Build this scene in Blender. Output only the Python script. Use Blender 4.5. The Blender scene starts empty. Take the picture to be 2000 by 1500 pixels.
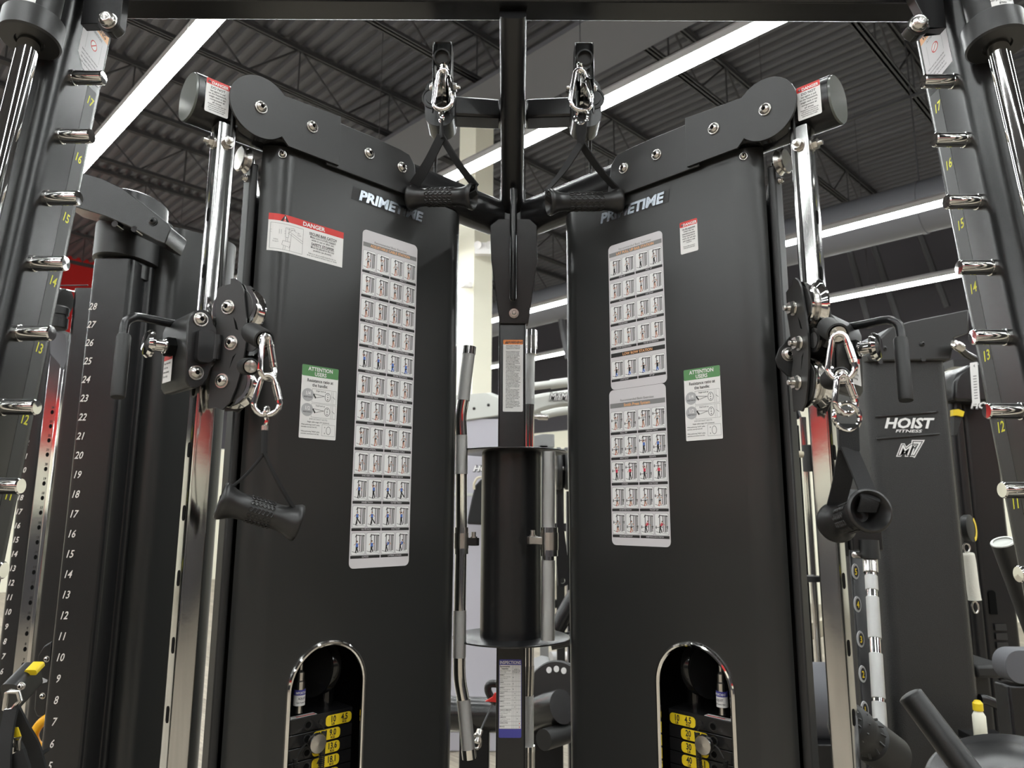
import bpy, bmesh, math, random
from math import sin, cos, pi, radians, sqrt, atan2
from mathutils import Vector as V, Matrix
from mathutils.geometry import tessellate_polygon
random.seed(7)
S = bpy.context.scene
COL = S.collection

# ------------------------------------------------------------------ camera
F = 1420.0; PITCH = radians(10); ROLL = radians(.235); EYE = V((0, 0, 1.5))
cd = bpy.data.cameras.new('camera'); cam = bpy.data.objects.new('camera', cd); COL.objects.link(cam)
cd.sensor_width = 36; cd.lens = F / 2000 * 36; cd.clip_start = .02; cd.clip_end = 100
cam.matrix_world = Matrix.Translation(EYE) @ Matrix.Rotation(pi/2 + PITCH, 4, 'X') @ Matrix.Rotation(ROLL, 4, 'Z')
S.camera = cam
cd.dof.use_dof = True; cd.dof.focus_distance = 1.28; cd.dof.aperture_fstop = 8
# ------------------------------------------------------------------ world, exposure
w = bpy.data.worlds.new('world'); S.world = w; w.use_nodes = True
w.node_tree.nodes['Background'].inputs[0].default_value = (.8, .85, .9, 1)
w.node_tree.nodes['Background'].inputs[1].default_value = .12
S.view_settings.view_transform = 'Standard'; S.view_settings.look = 'None'
S.view_settings.gamma = 1; S.view_settings.use_curve_mapping = False
S.view_settings.exposure = 1.75
LED = 14.0

# photograph pixel -> point in the room (used to take measurements on known planes)
CR, SR = cos(ROLL), sin(ROLL)
def ray(x, y):
    x -= 1000; y -= 750
    a = (x*CR + y*SR)/F; b = (x*SR - y*CR)/F
    return V((a, cos(PITCH) - b*sin(PITCH), sin(PITCH) + b*cos(PITCH)))
def at(x, y, Y): r = ray(x, y); return EYE + r*(Y/r.y)
def atz(x, y, z): r = ray(x, y); return EYE + r*((z - EYE.z)/r.z)

class Fr:
    def __init__(s, o, x=(1,0,0), y=(0,1,0), z=(0,0,1)):
        s.o = V(o); s.x = V(x).normalized(); s.y = V(y).normalized(); s.z = V(z).normalized()
    def p(s, a, b, c=0): return s.o + s.x*a + s.y*b + s.z*c
    def px(s, x, y, c=0):
        r = ray(x, y); o = s.o + s.z*c
        q = EYE + r*((o - EYE).dot(s.z)/r.dot(s.z)) - s.o
        return (q.dot(s.x), q.dot(s.y))
    def at(s, a, b, c=0): return Fr(s.p(a, b, c), s.x, s.y, s.z)
    def rot(s, ang): return Fr(s.o, s.x*cos(ang) + s.y*sin(ang), s.y*cos(ang) - s.x*sin(ang), s.z)
    def flip(s): return Fr(s.o, -s.x, s.y, s.z)
WF = Fr((0,0,0))
def XZ(o): return Fr(o, (1,0,0), (0,0,1), (0,-1,0))            # upright plane facing the camera
def axfr(o, d, up=(0,0,1)):
    d = V(d).normalized(); u = V(up)
    if abs(d.dot(u)) > .95: u = V((0,1,0))
    x = u.cross(d).normalized(); return Fr(o, x, d.cross(x), d)

# ------------------------------------------------------------------ materials
MATS = {}
def mat(name, col, rough=.5, metal=0, bump=0, bscale=200, spec=.5, var=0, emit=None, aniso=None):
    m = bpy.data.materials.new(name); m.use_nodes = True; nt = m.node_tree; b = nt.nodes['Principled BSDF']
    b.inputs['Base Color'].default_value = (*col, 1); b.inputs['Roughness'].default_value = rough
    b.inputs['Metallic'].default_value = metal; b.inputs['Specular IOR Level'].default_value = spec
    tc = nt.nodes.new('ShaderNodeTexCoord')
    def noise(sc, vec=None, det=3):
        n = nt.nodes.new('ShaderNodeTexNoise'); n.inputs['Scale'].default_value = sc; n.inputs['Detail'].default_value = det
        nt.links.new(vec or tc.outputs['Object'], n.inputs['Vector']); return n
    if bump:
        n = noise(bscale); bp = nt.nodes.new('ShaderNodeBump'); bp.inputs['Strength'].default_value = bump
        bp.inputs['Distance'].default_value = .002
        nt.links.new(n.outputs['Fac'], bp.inputs['Height']); nt.links.new(bp.outputs[0], b.inputs['Normal'])
    if var:
        n = noise(9); mr = nt.nodes.new('ShaderNodeMapRange')
        mr.inputs[3].default_value = max(.02, rough - var); mr.inputs[4].default_value = rough + var
        nt.links.new(n.outputs['Fac'], mr.inputs[0]); nt.links.new(mr.outputs[0], b.inputs['Roughness'])
    if emit:
        b.inputs['Emission Color'].default_value = (*emit[0], 1); b.inputs['Emission Strength'].default_value = emit[1]
    MATS[name] = m; return m
mat('powder', (.012,.0118,.0125), .27, bump=.05, bscale=900)
mat('shroud', (.020,.0205,.020), .28, bump=.03, bscale=700)
mat('plate', (.018,.018,.018), .38, bump=.1, bscale=900)
mat('texblack', (.016,.016,.016), .40, bump=.7, bscale=420)
mat('grip', (.012,.0115,.0115), .36)
mat('rubber', (.013,.013,.013), .5)
mat('strap', (.012,.012,.013), .85, bump=.8, bscale=1500)
mat('chrome', (.78,.77,.75), .07, 1, var=.04)
mat('chromerail', (.52,.52,.51), .12, 1, bump=.03, bscale=40, var=.06)
mat('steel', (.62,.60,.57), .25, 1)
mat('knurl', (.50,.50,.49), .36, 1, bump=.6, bscale=1500)
mat('hole', (.004,.004,.004), .9, spec=.1)
mat('white', (.78,.77,.76), .45)
mat('greylab', (.62,.60,.62), .4)
mat('cellwhite', (.80,.80,.80), .4)
mat('ink', (.02,.02,.02), .5)
mat('inkgrey', (.22,.22,.22), .5)
mat('midgrey', (.42,.42,.43), .5)
mat('redlab', (.62,.03,.025), .4)
mat('orange', (.78,.22,.03), .4)
mat('peach', (.80,.42,.20), .4)
mat('green', (.10,.26,.10), .4)
mat('blue', (.055,.055,.30), .4)
mat('skin', (.50,.28,.20), .5)
mat('bluecloth', (.08,.17,.50), .5)
mat('redcloth', (.60,.04,.08), .5)
mat('yellow', (.82,.60,.02), .4)
mat('yelnum', (.75,.72,.03), .5)
mat('yelring', (.85,.42,.01), .4)
mat('numwhite', (.75,.70,.66), .5)
mat('logo', (.35,.38,.42), .25, 1)
mat('cap', (.13,.14,.13), .2)
mat('clear', (.008,.008,.008), .14)
mat('silver', (.50,.51,.48), .4, .3)
mat('lilac', (.42,.41,.46), .45)
mat('cream', (.66,.62,.48), .6)
mat('creambar', (.55,.50,.38), .45)
mat('wallcream', (.84,.82,.69), .8)
mat('walldark', (.055,.052,.060), .8)
mat('wallred', (.55,.012,.012), .7)
mat('deck', (.105,.106,.118), .6)
mat('joistpaint', (.055,.055,.06), .6)
mat('duct', (.12,.122,.135), .6)
mat('fixture', (.5,.5,.5), .5)
mat('rope', (.72,.70,.62), .8, bump=.8, bscale=300)
mat('led', (1,1,1), .5, emit=((.96,1,.99), LED))
def floor_mat():
    m = mat('floor', (.5,.4,.3), .45); nt = m.node_tree; b = nt.nodes['Principled BSDF']; L = nt.links.new
    tc = nt.nodes.new('ShaderNodeTexCoord'); mp = nt.nodes.new('ShaderNodeMapping'); mp.inputs['Rotation'].default_value = (0,0,radians(45))
    L(tc.outputs['Object'], mp.inputs[0])
    br = nt.nodes.new('ShaderNodeTexBrick'); L(mp.outputs[0], br.inputs[0])
    br.inputs['Scale'].default_value = 1; br.inputs['Brick Width'].default_value = 1.2; br.inputs['Row Height'].default_value = .18
    br.inputs['Mortar Size'].default_value = .002; br.inputs['Color1'].default_value = (.38,.335,.27,1)
    br.inputs['Color2'].default_value = (.27,.235,.185,1); br.inputs['Mortar'].default_value = (.08,.06,.05,1)
    wv = nt.nodes.new('ShaderNodeTexNoise'); mp2 = nt.nodes.new('ShaderNodeMapping'); mp2.inputs['Scale'].default_value = (2,30,1)
    L(mp.outputs[0], mp2.inputs[0]); L(mp2.outputs[0], wv.inputs[0]); wv.inputs['Scale'].default_value = 2
    mx = nt.nodes.new('ShaderNodeMix'); mx.data_type = 'RGBA'; mx.blend_type = 'OVERLAY'; mx.inputs[0].default_value = .7
    L(br.outputs[0], mx.inputs[6]); L(wv.outputs[0], mx.inputs[7]); L(mx.outputs[2], b.inputs['Base Color'])
floor_mat()

# ------------------------------------------------------------------ mesh builder
TXT = {}
def glyphs(s, bold, italic, align):
    k = (s, bold, italic, align)
    if k not in TXT:
        cu = bpy.data.curves.new('t', 'FONT'); cu.body = s; cu.size = 1; cu.offset = bold; cu.shear = italic
        cu.align_x = align; cu.resolution_u = 2; cu.fill_mode = 'FRONT'
        o = bpy.data.objects.new('t', cu); m = bpy.data.meshes.new_from_object(o)
        TXT[k] = ([(v.co.x, v.co.y) for v in m.vertices], [tuple(p.vertices) for p in m.polygons])
        bpy.data.objects.remove(o); bpy.data.curves.remove(cu); bpy.data.meshes.remove(m)
    return TXT[k]

class B:
    def __init__(s): s.v = []; s.f = []; s.m = []; s.names = []
    def mi(s, m):
        if m not in s.names: s.names.append(m)
        return s.names.index(m)
    def add(s, vs, fs, m):
        n = len(s.v); s.v += [V(p) for p in vs]; i = s.mi(m)
        for f in fs: s.f.append(tuple(a+n for a in f)); s.m.append(i)
        return s
    def box(s, fr, X, Y, Z, m):
        vs = [fr.p(a,b,c) for a in X for b in Y for c in Z]
        return s.add(vs, [(0,1,3,2),(4,6,7,5),(0,4,5,1),(2,3,7,6),(0,2,6,4),(1,5,7,3)], m)
    def prism(s, fr, pts, d0, d1, m, holes=()):
        loops = [list(pts)] + [list(h) for h in holes]
        flat = [p for l in loops for p in l]; n = len(flat)
        if len(loops) == 1 and n <= 4: tris = [tuple(range(n))]
        else: tris = tessellate_polygon([[V((p[0], p[1], 0)) for p in l] for l in loops])
        vs = [fr.p(p[0], p[1], d1) for p in flat]
        if d0 == d1: return s.add(vs, [tuple(t) for t in tris], m)
        vs += [fr.p(p[0], p[1], d0) for p in flat]
        fs = [tuple(t) for t in tris] + [tuple(a+n for a in reversed(t)) for t in tris]
        k = 0
        for l in loops:
            c = len(l)
            for i in range(c): a, b = k+i, k+(i+1) % c; fs.append((a, b, b+n, a+n))
            k += c
        return s.add(vs, fs, m)
    def tube(s, pts, r, m, n=14, closed=False, cap=True):
        pts = [V(p) for p in pts]; N = len(pts); rs = r if isinstance(r, (list, tuple)) else [r]*N
        T = []
        for i in range(N):
            a = pts[(i-1) % N] if closed or i > 0 else pts[i]; b = pts[(i+1) % N] if closed or i < N-1 else pts[i]
            T.append((b-a).normalized())
        u = T[0].orthogonal().normalized(); vs = []
        for i in range(N):
            u = (u - T[i]*u.dot(T[i])).normalized(); w_ = T[i].cross(u)
            for j in range(n): t = 2*pi*j/n; vs.append(pts[i] + (u*cos(t) + w_*sin(t))*rs[i])
        fs = []
        for i in range(N if closed else N-1):
            sh = 0
            if closed and i == N-1:
                best = min(range(n), key=lambda q: (vs[q] - vs[i*n]).length); sh = best
            for j in range(n):
                a = i*n+j; b = i*n+(j+1) % n; k = ((i+1) % N)*n
                fs.append((a, b, k+(j+1+sh) % n, k+(j+sh) % n))
        if not closed and cap: fs += [tuple(range(n-1, -1, -1)), tuple(range((N-1)*n, N*n))]
        return s.add(vs, fs, m)
    def lathe(s, fr, prof, m, n=28, sx=1, sy=1):
        vs = []; fs = []; k = len(prof)
        for r, h in prof:
            for j in range(n): t = 2*pi*j/n; vs.append(fr.p(r*cos(t)*sx, r*sin(t)*sy, h))
        for i in range(k-1):
            for j in range(n): fs.append((i*n+j, i*n+(j+1) % n, (i+1)*n+(j+1) % n, (i+1)*n+j))
        if prof[0][0] > 1e-6: fs.append(tuple(range(n-1, -1, -1)))
        if prof[-1][0] > 1e-6: fs.append(tuple(range((k-1)*n, k*n)))
        return s.add(vs, fs, m)
    def cyl(s, p0, p1, r, m, n=20): return s.tube([p0, p1], r, m, n)
    def text(s, fr, t, size, m, bold=.0, italic=0, align='CENTER', sx=1, d=0):
        vs, fs = glyphs(t, bold, italic, align)
        return s.add([fr.p(x*size*sx, y*size, d) for x, y in vs], fs, m)
    def ribbon(s, pts, wd, wid, th, m):
        pts = [V(p) for p in pts]; N = len(pts); vs = []; fs = []
        wds = wd if isinstance(wd, list) else [wd]*N; wi = wid if isinstance(wid, list) else [wid]*N
        for i in range(N):
            T = (pts[min(i+1, N-1)] - pts[max(i-1, 0)]).normalized(); a = V(wds[i]); a = (a - T*a.dot(T)).normalized(); b = T.cross(a)
            for q, r in ((-1,-1), (1,-1), (1,1), (-1,1)): vs.append(pts[i] + a*(q*wi[i]/2) + b*(r*th/2))
        for i in range(N-1):
            for j in range(4): fs.append((i*4+j, i*4+(j+1) % 4, i*4+4+(j+1) % 4, i*4+4+j))
        fs += [(3,2,1,0), tuple(range(N*4-4, N*4))]
        return s.add(vs, fs, m)
    def build(s, name, parent=None, bevel=0, doubles=False, smooth=35):
        o0 = V((0,0,0)); p = parent
        while p: o0 = o0 + p.location; p = p.parent
        me = bpy.data.meshes.new(name); loc = V((0,0,0))
        if parent is None and s.v:
            xs = [v.x for v in s.v]; ys = [v.y for v in s.v]; zs = [v.z for v in s.v]
            loc = V(((min(xs)+max(xs))/2, (min(ys)+max(ys))/2, min(zs)))
        me.from_pydata([v - o0 - loc for v in s.v], [], s.f)
        for nme in s.names: me.materials.append(MATS[nme])
        me.polygons.foreach_set('material_index', s.m)
        bm = bmesh.new(); bm.from_mesh(me)
        if doubles: bmesh.ops.remove_doubles(bm, verts=bm.verts, dist=1e-5)
        bmesh.ops.recalc_face_normals(bm, faces=bm.faces); bm.to_mesh(me); bm.free()
        me.polygons.foreach_set('use_smooth', [True]*len(me.polygons)); me.set_sharp_from_angle(angle=radians(smooth))
        o = bpy.data.objects.new(name, me); COL.objects.link(o); o.location = loc; o.parent = parent
        if bevel:
            md = o.modifiers.new('bevel', 'BEVEL'); md.width = bevel; md.segments = 2; md.limit_method = 'ANGLE'; md.angle_limit = radians(50)
            md.harden_normals = False
        return o

def tag(o, label, cat=None, group=None, kind=None):
    if label: o['label'] = label
    if cat: o['category'] = cat
    if group: o['group'] = group
    if kind: o['kind'] = kind
    return o
def thing(name, loc, label, cat, group=None):
    o = bpy.data.objects.new(name, None); COL.objects.link(o); o.location = loc; o.empty_display_size = .1
    return tag(o, label, cat, group)
def struct(b, name, **k):
    o = b.build(name, **k); o['kind'] = 'structure'; return o
def lab(o, l): o['label'] = l; return o
def rrect(x0, x1, y0, y1, r, n=5):
    pts = []
    for cx, cy, a in ((x1-r,y1-r,0), (x0+r,y1-r,90), (x0+r,y0+r,180), (x1-r,y0+r,270)):
        for i in range(n+1): t = radians(a + 90*i/n); pts.append((cx+r*cos(t), cy+r*sin(t)))
    return pts
def circ(cx, cy, r, n=20, ry=None): return [(cx+r*cos(2*pi*i/n), cy+(ry or r)*sin(2*pi*i/n)) for i in range(n)]
def smoothpath(P, k=6):
    P = [V(p) for p in P]; out = []
    for i in range(len(P)-1):
        a, b, c, d = P[max(i-1,0)], P[i], P[i+1], P[min(i+2, len(P)-1)]
        for j in range(k):
            t = j/k; out.append(.5*((2*b) + (c-a)*t + (2*a-5*b+4*c-d)*t*t + (3*b-3*c+d-a)*t**3))
    return out + [P[-1]]

def button(b, fr, r=.009, m='steel', nut=False):
    """domed socket screw on a washer, or a hex nut with a stud end"""
    b.lathe(fr, [(r*1.25, 0), (r*1.25, .0015), (r*1.2, .002), (0, .002)], m, 20)
    if nut:
        b.prism(fr, circ(0, 0, r*1.05, 6), .002, .009, m); b.lathe(fr, [(r*.5, .009), (r*.5, .015), (r*.4, .016), (0, .016)], m, 12)
    else:
        b.lathe(fr, [(r, .002), (r*.97, .004), (r*.8, .006), (r*.45, .0072), (r*.42, .0055), (0, .0055)], m, 20)
        b.prism(fr, circ(0, 0, r*.4, 6), .0056, .0057, 'hole')

# ================================================================== the room
A1 = V((-.70711, .70711, 0)); A2 = V((.70711, .70711, 0))       # the building's two axes
def RP(e1, e2, z): return A1*e1 + A2*e2 + V((0,0,z))
E1a, E1b, E2a, E2b, HC = -9, 16.5, -8, 12.6, 6.6
RF = Fr((0,0,0), A1, A2, (0,0,1))
b = B(); b.box(RF, (E1a,E1b), (E2a,E2b), (-.05,0), 'floor'); struct(b, 'floor')
def ribs():
    vs = []; fs = []; e = E2a; P = .152; h = .05
    prof = []
    while e < E2b:
        prof += [(e,0), (e+.055,0), (e+.075,h), (e+.130,h)]; e += P
    for e2, z in prof:
        for e1 in (E1a, E1b): vs.append(RP(e1, e2, HC+z))
    for i in range(len(prof)-1): fs.append((i*2, i*2+1, i*2+3, i*2+2))
    return vs, fs
b = B(); b.add(*ribs(), 'deck'); b.box(RF, (E1a,E1b), (E2a,E2b), (HC+.09,HC+.12), 'deck')
ceil = struct(b, 'ceiling')
k = 0
for e1 in [2.05+1.6*i for i in range(-5, 9)]:
    b = B()
    for z in (6.0, 6.53):
        for o in (-.03, .012): b.box(RF, (e1+o, e1+o+.02), (E2a, E2b), (z, z+.05), 'joistpaint')
        b.box(RF, (e1-.045, e1+.045), (E2a, E2b), ((z+.045, z+.05) if z > 6.3 else (z, z+.006)), 'joistpaint')
    e = E2a + .1; up = True
    while e < E2b - .7:
        b.cyl(RP(e1, e, 6.02 if up else 6.56), RP(e1, e+.6, 6.56 if up else 6.02), .012, 'joistpaint', 6)
        if up: b.cyl(RP(e1, e+.6, 6.56), RP(e1, e+.6, 6.02), .009, 'joistpaint', 6)
        e += .6; up = not up
    b.build('joist', ceil)
for e2 in (2.2, 5.2, 8.2):                                         # bridging angles tying the joists
    b = B(); b.box(RF, (E1a,E1b), (e2, e2+.035), (5.97, 6.0), 'joistpaint'); b.build('bridging_bar', ceil)
def wall(name, o, xdir, length, nrm):
    b = B(); fr = Fr(o, xdir, (0,0,1), nrm)
    bands = [(0, 3.35, 'wallcream'), (3.35, HC+.1, 'walldark')] if name == 'wall_far' else \
            [(0, 2.9, 'wallcream'), (2.9, 5.6, 'wallred'), (5.6, HC+.1, 'wallred')] if name == 'wall_left' else \
            [(0, 1.5, 'walldark'), (1.5, 2.3, 'wallcream'), (2.3, 3.0, 'wallred'), (3.0, HC+.1, 'walldark')]
    for z0, z1, m in bands:
        if name == 'wall_left' and m == 'wallred':                   # the red paint covers one stretch of this wall
            b.box(fr, (8.6, 12.8), (z0, z1), (-.1, 0), m); b.box(fr, (0, 8.6), (z0, z1), (-.1, 0), 'walldark'); b.box(fr, (12.8, length), (z0, z1), (-.1, 0), 'walldark')
        else: b.box(fr, (0, length), (z0, z1), (-.1, 0), m)
    struct(b, name)
wall('wall_far', RP(E1a, E2b, 0), A1, E1b-E1a, -A2)
wall('wall_left', RP(E1b, E2a, 0), A2, E2b-E2a, -A1)
wall('wall_right', RP(E1a, E2a, 0), A2, E2b-E2a, A1)
wall('wall_back', RP(E1a, E2a, 0), A1, E1b-E1a, A2)
# LED lines: separate hung fixtures end to end
PL = at(928, 300, 6.2)
def fixture(e1, e2, L, z, label, grp):
    c = RP(e1 + L/2, e2, z); t = thing('linear_light', c, label, 'light', grp)
    fr = Fr(c, A1, A2)
    b = B(); b.prism(Fr(c, A2, (0,0,1), A1), [(-.055,.0),(.055,.0),(.055,.045),(.03,.075),(-.03,.075),(-.055,.045)], -L/2+.004, L/2-.004, 'fixture'); b.build('housing', t)
    b = B(); b.prism(Fr(c, A2, (0,0,1), A1), [(-.055,-.001),(.055,-.001),(.05,-.016),(.03,-.026),(-.03,-.026),(-.05,-.016)], -L/2+.006, L/2-.006, 'led'); b.build('diffuser', t)
    b = B()
    for s_ in (-L/2+.1,): b.cyl(fr.p(s_,0,.07), fr.p(s_,0,HC-z), .004, 'joistpaint', 6)
    b.build('hanging_rod', t)
LN = [(1.38, 3.95, 'hung line passing over the left upright'), (3.58, 2.82, 'bright line crossing behind the middle handles'),
      (6.92, 3.05, 'line under the round duct on the right'), (9.24, 2.9, 'farthest and lowest line by the dark wall'),
      (-1.1, 3.0, 'line behind the photographer'), (-3.6, 3.0, 'second line behind the photographer'), (-6.1, 3.0, 'last line at the back wall')]
for e2, ph, d in LN:
    L = 2.44; e = ph - 2.44*5
    ks = []
    while e < E1b - L:
        if e > E1a: ks.append(e)
        e += L
    for i, e in enumerate(ks):
        fixture(e, e2, L, 4.2, 'white ceiling light length in the ' + d, d)
# ducts
t = thing('air_duct', RP(3, 8.0, 4.62), 'long round grey air duct behind the third row of ceiling lights', 'duct')
b = B(); b.cyl(RP(-8.8, 8.0, 4.62), RP(14, 8.0, 4.62), .27, 'duct', 32); b.build('duct_body', t)
for e in range(-8, 14, 2):
    b = B(); b.cyl(RP(e, 8.0, 4.62), RP(e+.04, 8.0, 4.62), .28, 'duct', 32); b.build('seam_collar', t)
    b = B(); b.cyl(RP(e+.02, 8.0, 4.88), RP(e+.02, 8.0, HC), .008, 'joistpaint', 6); b.build('hanging_rod', t)
b = B(); b.box(RF, (-8.8, 7.6), (4.50, 5.20), (5.75, 5.80), 'duct'); b.box(RF, (-8.8, 7.6), (4.82, 4.88), (5.80, 5.97), 'duct')
tag(b.build('ceiling_girder'), 'wide flat dark grey steel girder resting on the cream pillar', 'girder')
# pillar
P0 = at(897, 760, 6.0); W_ = at(960, 300, 6.0).x - at(897, 300, 6.0).x
pc = V((at(928, 500, 7.23).x, 7.23, 0)); pf = Fr(pc, A1, A2)
b = B(); hw = .128; b.box(pf, (-hw,hw), (-hw,hw), (0,5.75), 'wallcream'); b.box(pf, (-hw-.012,hw+.012), (-hw-.012,hw+.012), (0,.12), 'walldark')
struct(b, 'trim_1')
def emergency(px_, py_, Y, label, lens, k=1):
    c = at(px_, py_, Y); t = thing('emergency_light', c, label, 'emergency light'); fr = XZ(c)
    b = B(); b.prism(fr, rrect(-.06*k,.06*k,-.04*k,.04*k,.012), -.02, .035*k, 'white'); b.build('body', t)
    for dx in (-.035, .035):
        b = B(); b.lathe(axfr(fr.p(dx*k, lens*k, .035*k), (dx*6, -1, -.3)), [(.012*k,-.005),(.026*k,.02),(.026*k,.03),(.022*k,.028),(0,.024)], 'white', 18); b.build('lamp_head', t)
emergency(945, 488, 7.0, 'white twin-head emergency light on the cream pillar, higher one', .02, 1.5)
emergency(911, 554, 7.0, 'small white emergency light lower on the left face of the cream pillar', -.02)
# diagonal braces on the far wall
for i, (x0, y0, x1, y1) in enumerate([(1510,560,1570,700), (1660,490,1700,640), (1700,460,1760,640), (1085,560,1110,700), (1790,440,1850,600)]):
    b = B(); b.cyl(at(x0,y0,10.6), at(x1,y1,10.6), .05, 'joistpaint', 8)
    tag(b.build('wall_brace'), 'dark slanting steel brace against the far wall, ' + ['nearest the left edge of the right gap','left one of the pair behind the bracket','right one of the pair behind the bracket','in the narrow middle gap','nearest the right upright'][i], 'brace')

# ================================================================== the Smith / cable machine
machine = thing('cable_smith_machine', (0, 1.3, 0), 'large black two-tower cable machine filling the photo, with leaning Smith uprights and a centre mast', 'gym machine')
X1, Y1, R7 = .405, 1.10, .70711
def TF(s): return Fr((s*X1, Y1, 0), (-s*R7, R7, 0), (0,0,1), (-s*R7, -R7, 0))
def LT(s, u, z, v=.0): f = TF(s); return Fr(f.p(u, z, v), f.x if s < 0 else -f.x, f.y, f.z)
def MX(s, p): return V((p.x if s < 0 else -p.x, p.y, p.z))     # the right tower is the mirror image of the left
TL = TF(-1)
RC = .055
def wrap(s, u, v, z):
    f = TF(s)
    if u >= RC: return f.p(u, z, v)
    t = (RC-u)/RC; return f.p(RC - (RC+v)*sin(t), z, -RC + (RC+v)*cos(t))
def arch(u0, u1, z0, zc, n=20):
    r = (u1-u0)/2; c = (u0+u1)/2
    return [(u1, z0), (u1, zc)] + [(c + r*cos(pi*i/n), zc + r*sin(pi*i/n)) for i in range(1, n)] + [(u0, zc), (u0, z0)]
WU0, WU1, WZC = .096, .230, 1.227
UI = .394
def shroud(s):
    f = TF(s); b = B(); z0, z1 = .10, 2.10; th = .003
    hole = arch(WU0, WU1, .62, WZC)
    b.prism(f, [(RC,z0),(UI,z0),(UI,z1),(RC,z1)], -th, 0, 'shroud', [hole])
    for sd in (0, 1):
        amax, n = (57, 11) if sd == 0 else (90, 14); ring = []
        for i in range(n+1):
            t = radians(amax*i/n)
            row = []
            for r in (RC, RC-th):
                u = RC - r*sin(t) if sd == 0 else UI + r*sin(t); v = -RC + r*cos(t)
                row += [f.p(u, z0, v), f.p(u, z1, v)]
            ring.append(row)
        if sd == 1: ring.append([f.p(UI+RC, z0, -.2), f.p(UI+RC, z1, -.2), f.p(UI+RC-th, z0, -.2), f.p(UI+RC-th, z1, -.2)])
        vs = [p for r in ring for p in r]; fs = []
        for i in range(len(ring)-1):
            a = i*4; c = a+4
            fs += [(a, a+1, c+1, c), (a+2, c+2, c+3, a+3), (a+1, a+3, c+3, c+1), (a, c, c+2, a+2)]
        e = (len(ring)-1)*4; fs.append((e, e+1, e+3, e+2))
        b.add(vs, fs, 'shroud')
    sh = b.build('shroud', machine, doubles=True, smooth=40)
    b = B(); path = [f.p(u, z, .001) for u, z in arch(WU0, WU1, .62, WZC, 28)]
    b.tube(path, .0042, 'chrome', 10, closed=True); lab(b.build('window_trim', sh), 'polished metal trim around the arched window')
    b = B(); b.prism(f, [(.095,2.080),(.40,2.080),(.40,2.086),(.095,2.086)], -.2, -.01, 'shroud'); b.box(f, (.085,.447), (.1,2.094), (-.21,-.2), 'powder')
    b.prism(Fr(f.p(0,0,0), f.x, f.z, f.y), [(.006,-.062),(.012,-.062),(.091,-.2),(.085,-.2)], .1, 2.09, 'powder'); b.build('rear_cover', machine)
    b = B()
    for u0, u1, v0, v1 in ((-.004, .010, -.062, -.036),): b.box(f, (u0,u1), (.06, 2.07), (v0,v1), 'plate')
    b.build('side_post', machine, bevel=.003)
    b = B(); button(b, axfr(f.p(.034, 2.085, -.004), f.z*.9 - f.x*.5), .0055); b.build('screw', sh)
    b = B(); button(b, axfr(f.p(-.004, 2.045, -.05), -f.x), .005); b.build('screw', machine)
    return sh

def stickbase(b, fr, w, h, m, r=.003): b.prism(fr, rrect(0, w, 0, h, r), 0, .0002, m)
def fill(b, fr, x0, x1, y0, y1, m, d): b.prism(fr, [(x0,y0),(x1,y0),(x1,y1),(x0,y1)], d, d, m)
def warn_tri(b, fr, cx, cy, r, m1, m2, d):
    b.prism(fr, [(cx-r, cy-r*.8), (cx+r, cy-r*.8), (cx, cy+r*.9)], d, d, m1); fill(b, fr, cx-r*.1, cx+r*.1, cy-r*.2, cy+r*.45, m2, d+.00005)
    fill(b, fr, cx-r*.1, cx+r*.1, cy-r*.6, cy-r*.4, m2, d+.00005)
def line(b, fr, p, q, wd, m, d):
    dx, dy = q[0]-p[0], q[1]-p[1]; l = math.hypot(dx, dy) or 1; nx, ny = -dy/l*wd/2, dx/l*wd/2
    b.prism(fr, [(p[0]-nx,p[1]-ny),(q[0]-nx,q[1]-ny),(q[0]+nx,q[1]+ny),(p[0]+nx,p[1]+ny)], d, d, m)

CAPS = {'L': [('STANDING ROW','REAR FLY'),('REAR DELT','LAT PULLDOWN'),('ONE ARM PRESSDOWN','CHEST FLY'),('CHEST PRESS','ALTERNATING PRESS'),('CORE ROTATION','TRUNK ROTATION'),
 ('SHOULDER PRESS','ALTERNATING PRESS'),('SQUATS','BICEP UP'),('FRONT LATERAL','STANDING CURLS'),('ONE ARM CURL','ONE ARM ROW'),('INNER THIGH','OUTER THIGH'),('GLUTE KICK','CALF RAISE'),('LUNGES','LATERAL LUNGES')],
 'R': [('CHIN UP','PULL UP'),('LAT PULL','LAT ROW'),('PULLDOWN','LAT PULLDOWN'),('TRICEP PRESSDOWN','TRICEP EXTENSION')], 'R2': [('LOW ROW','SIT UP')],
 'S': [('PULL UPS','UPRIGHT ROW'),('BENT ROW','SQUATS'),('LUNGES','CALF RAISE'),('INVERTED ROW','TRICEP DIP'),('INCLINE PUSHUP','HAMSTRING & BACK STRETCH')]}
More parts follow.
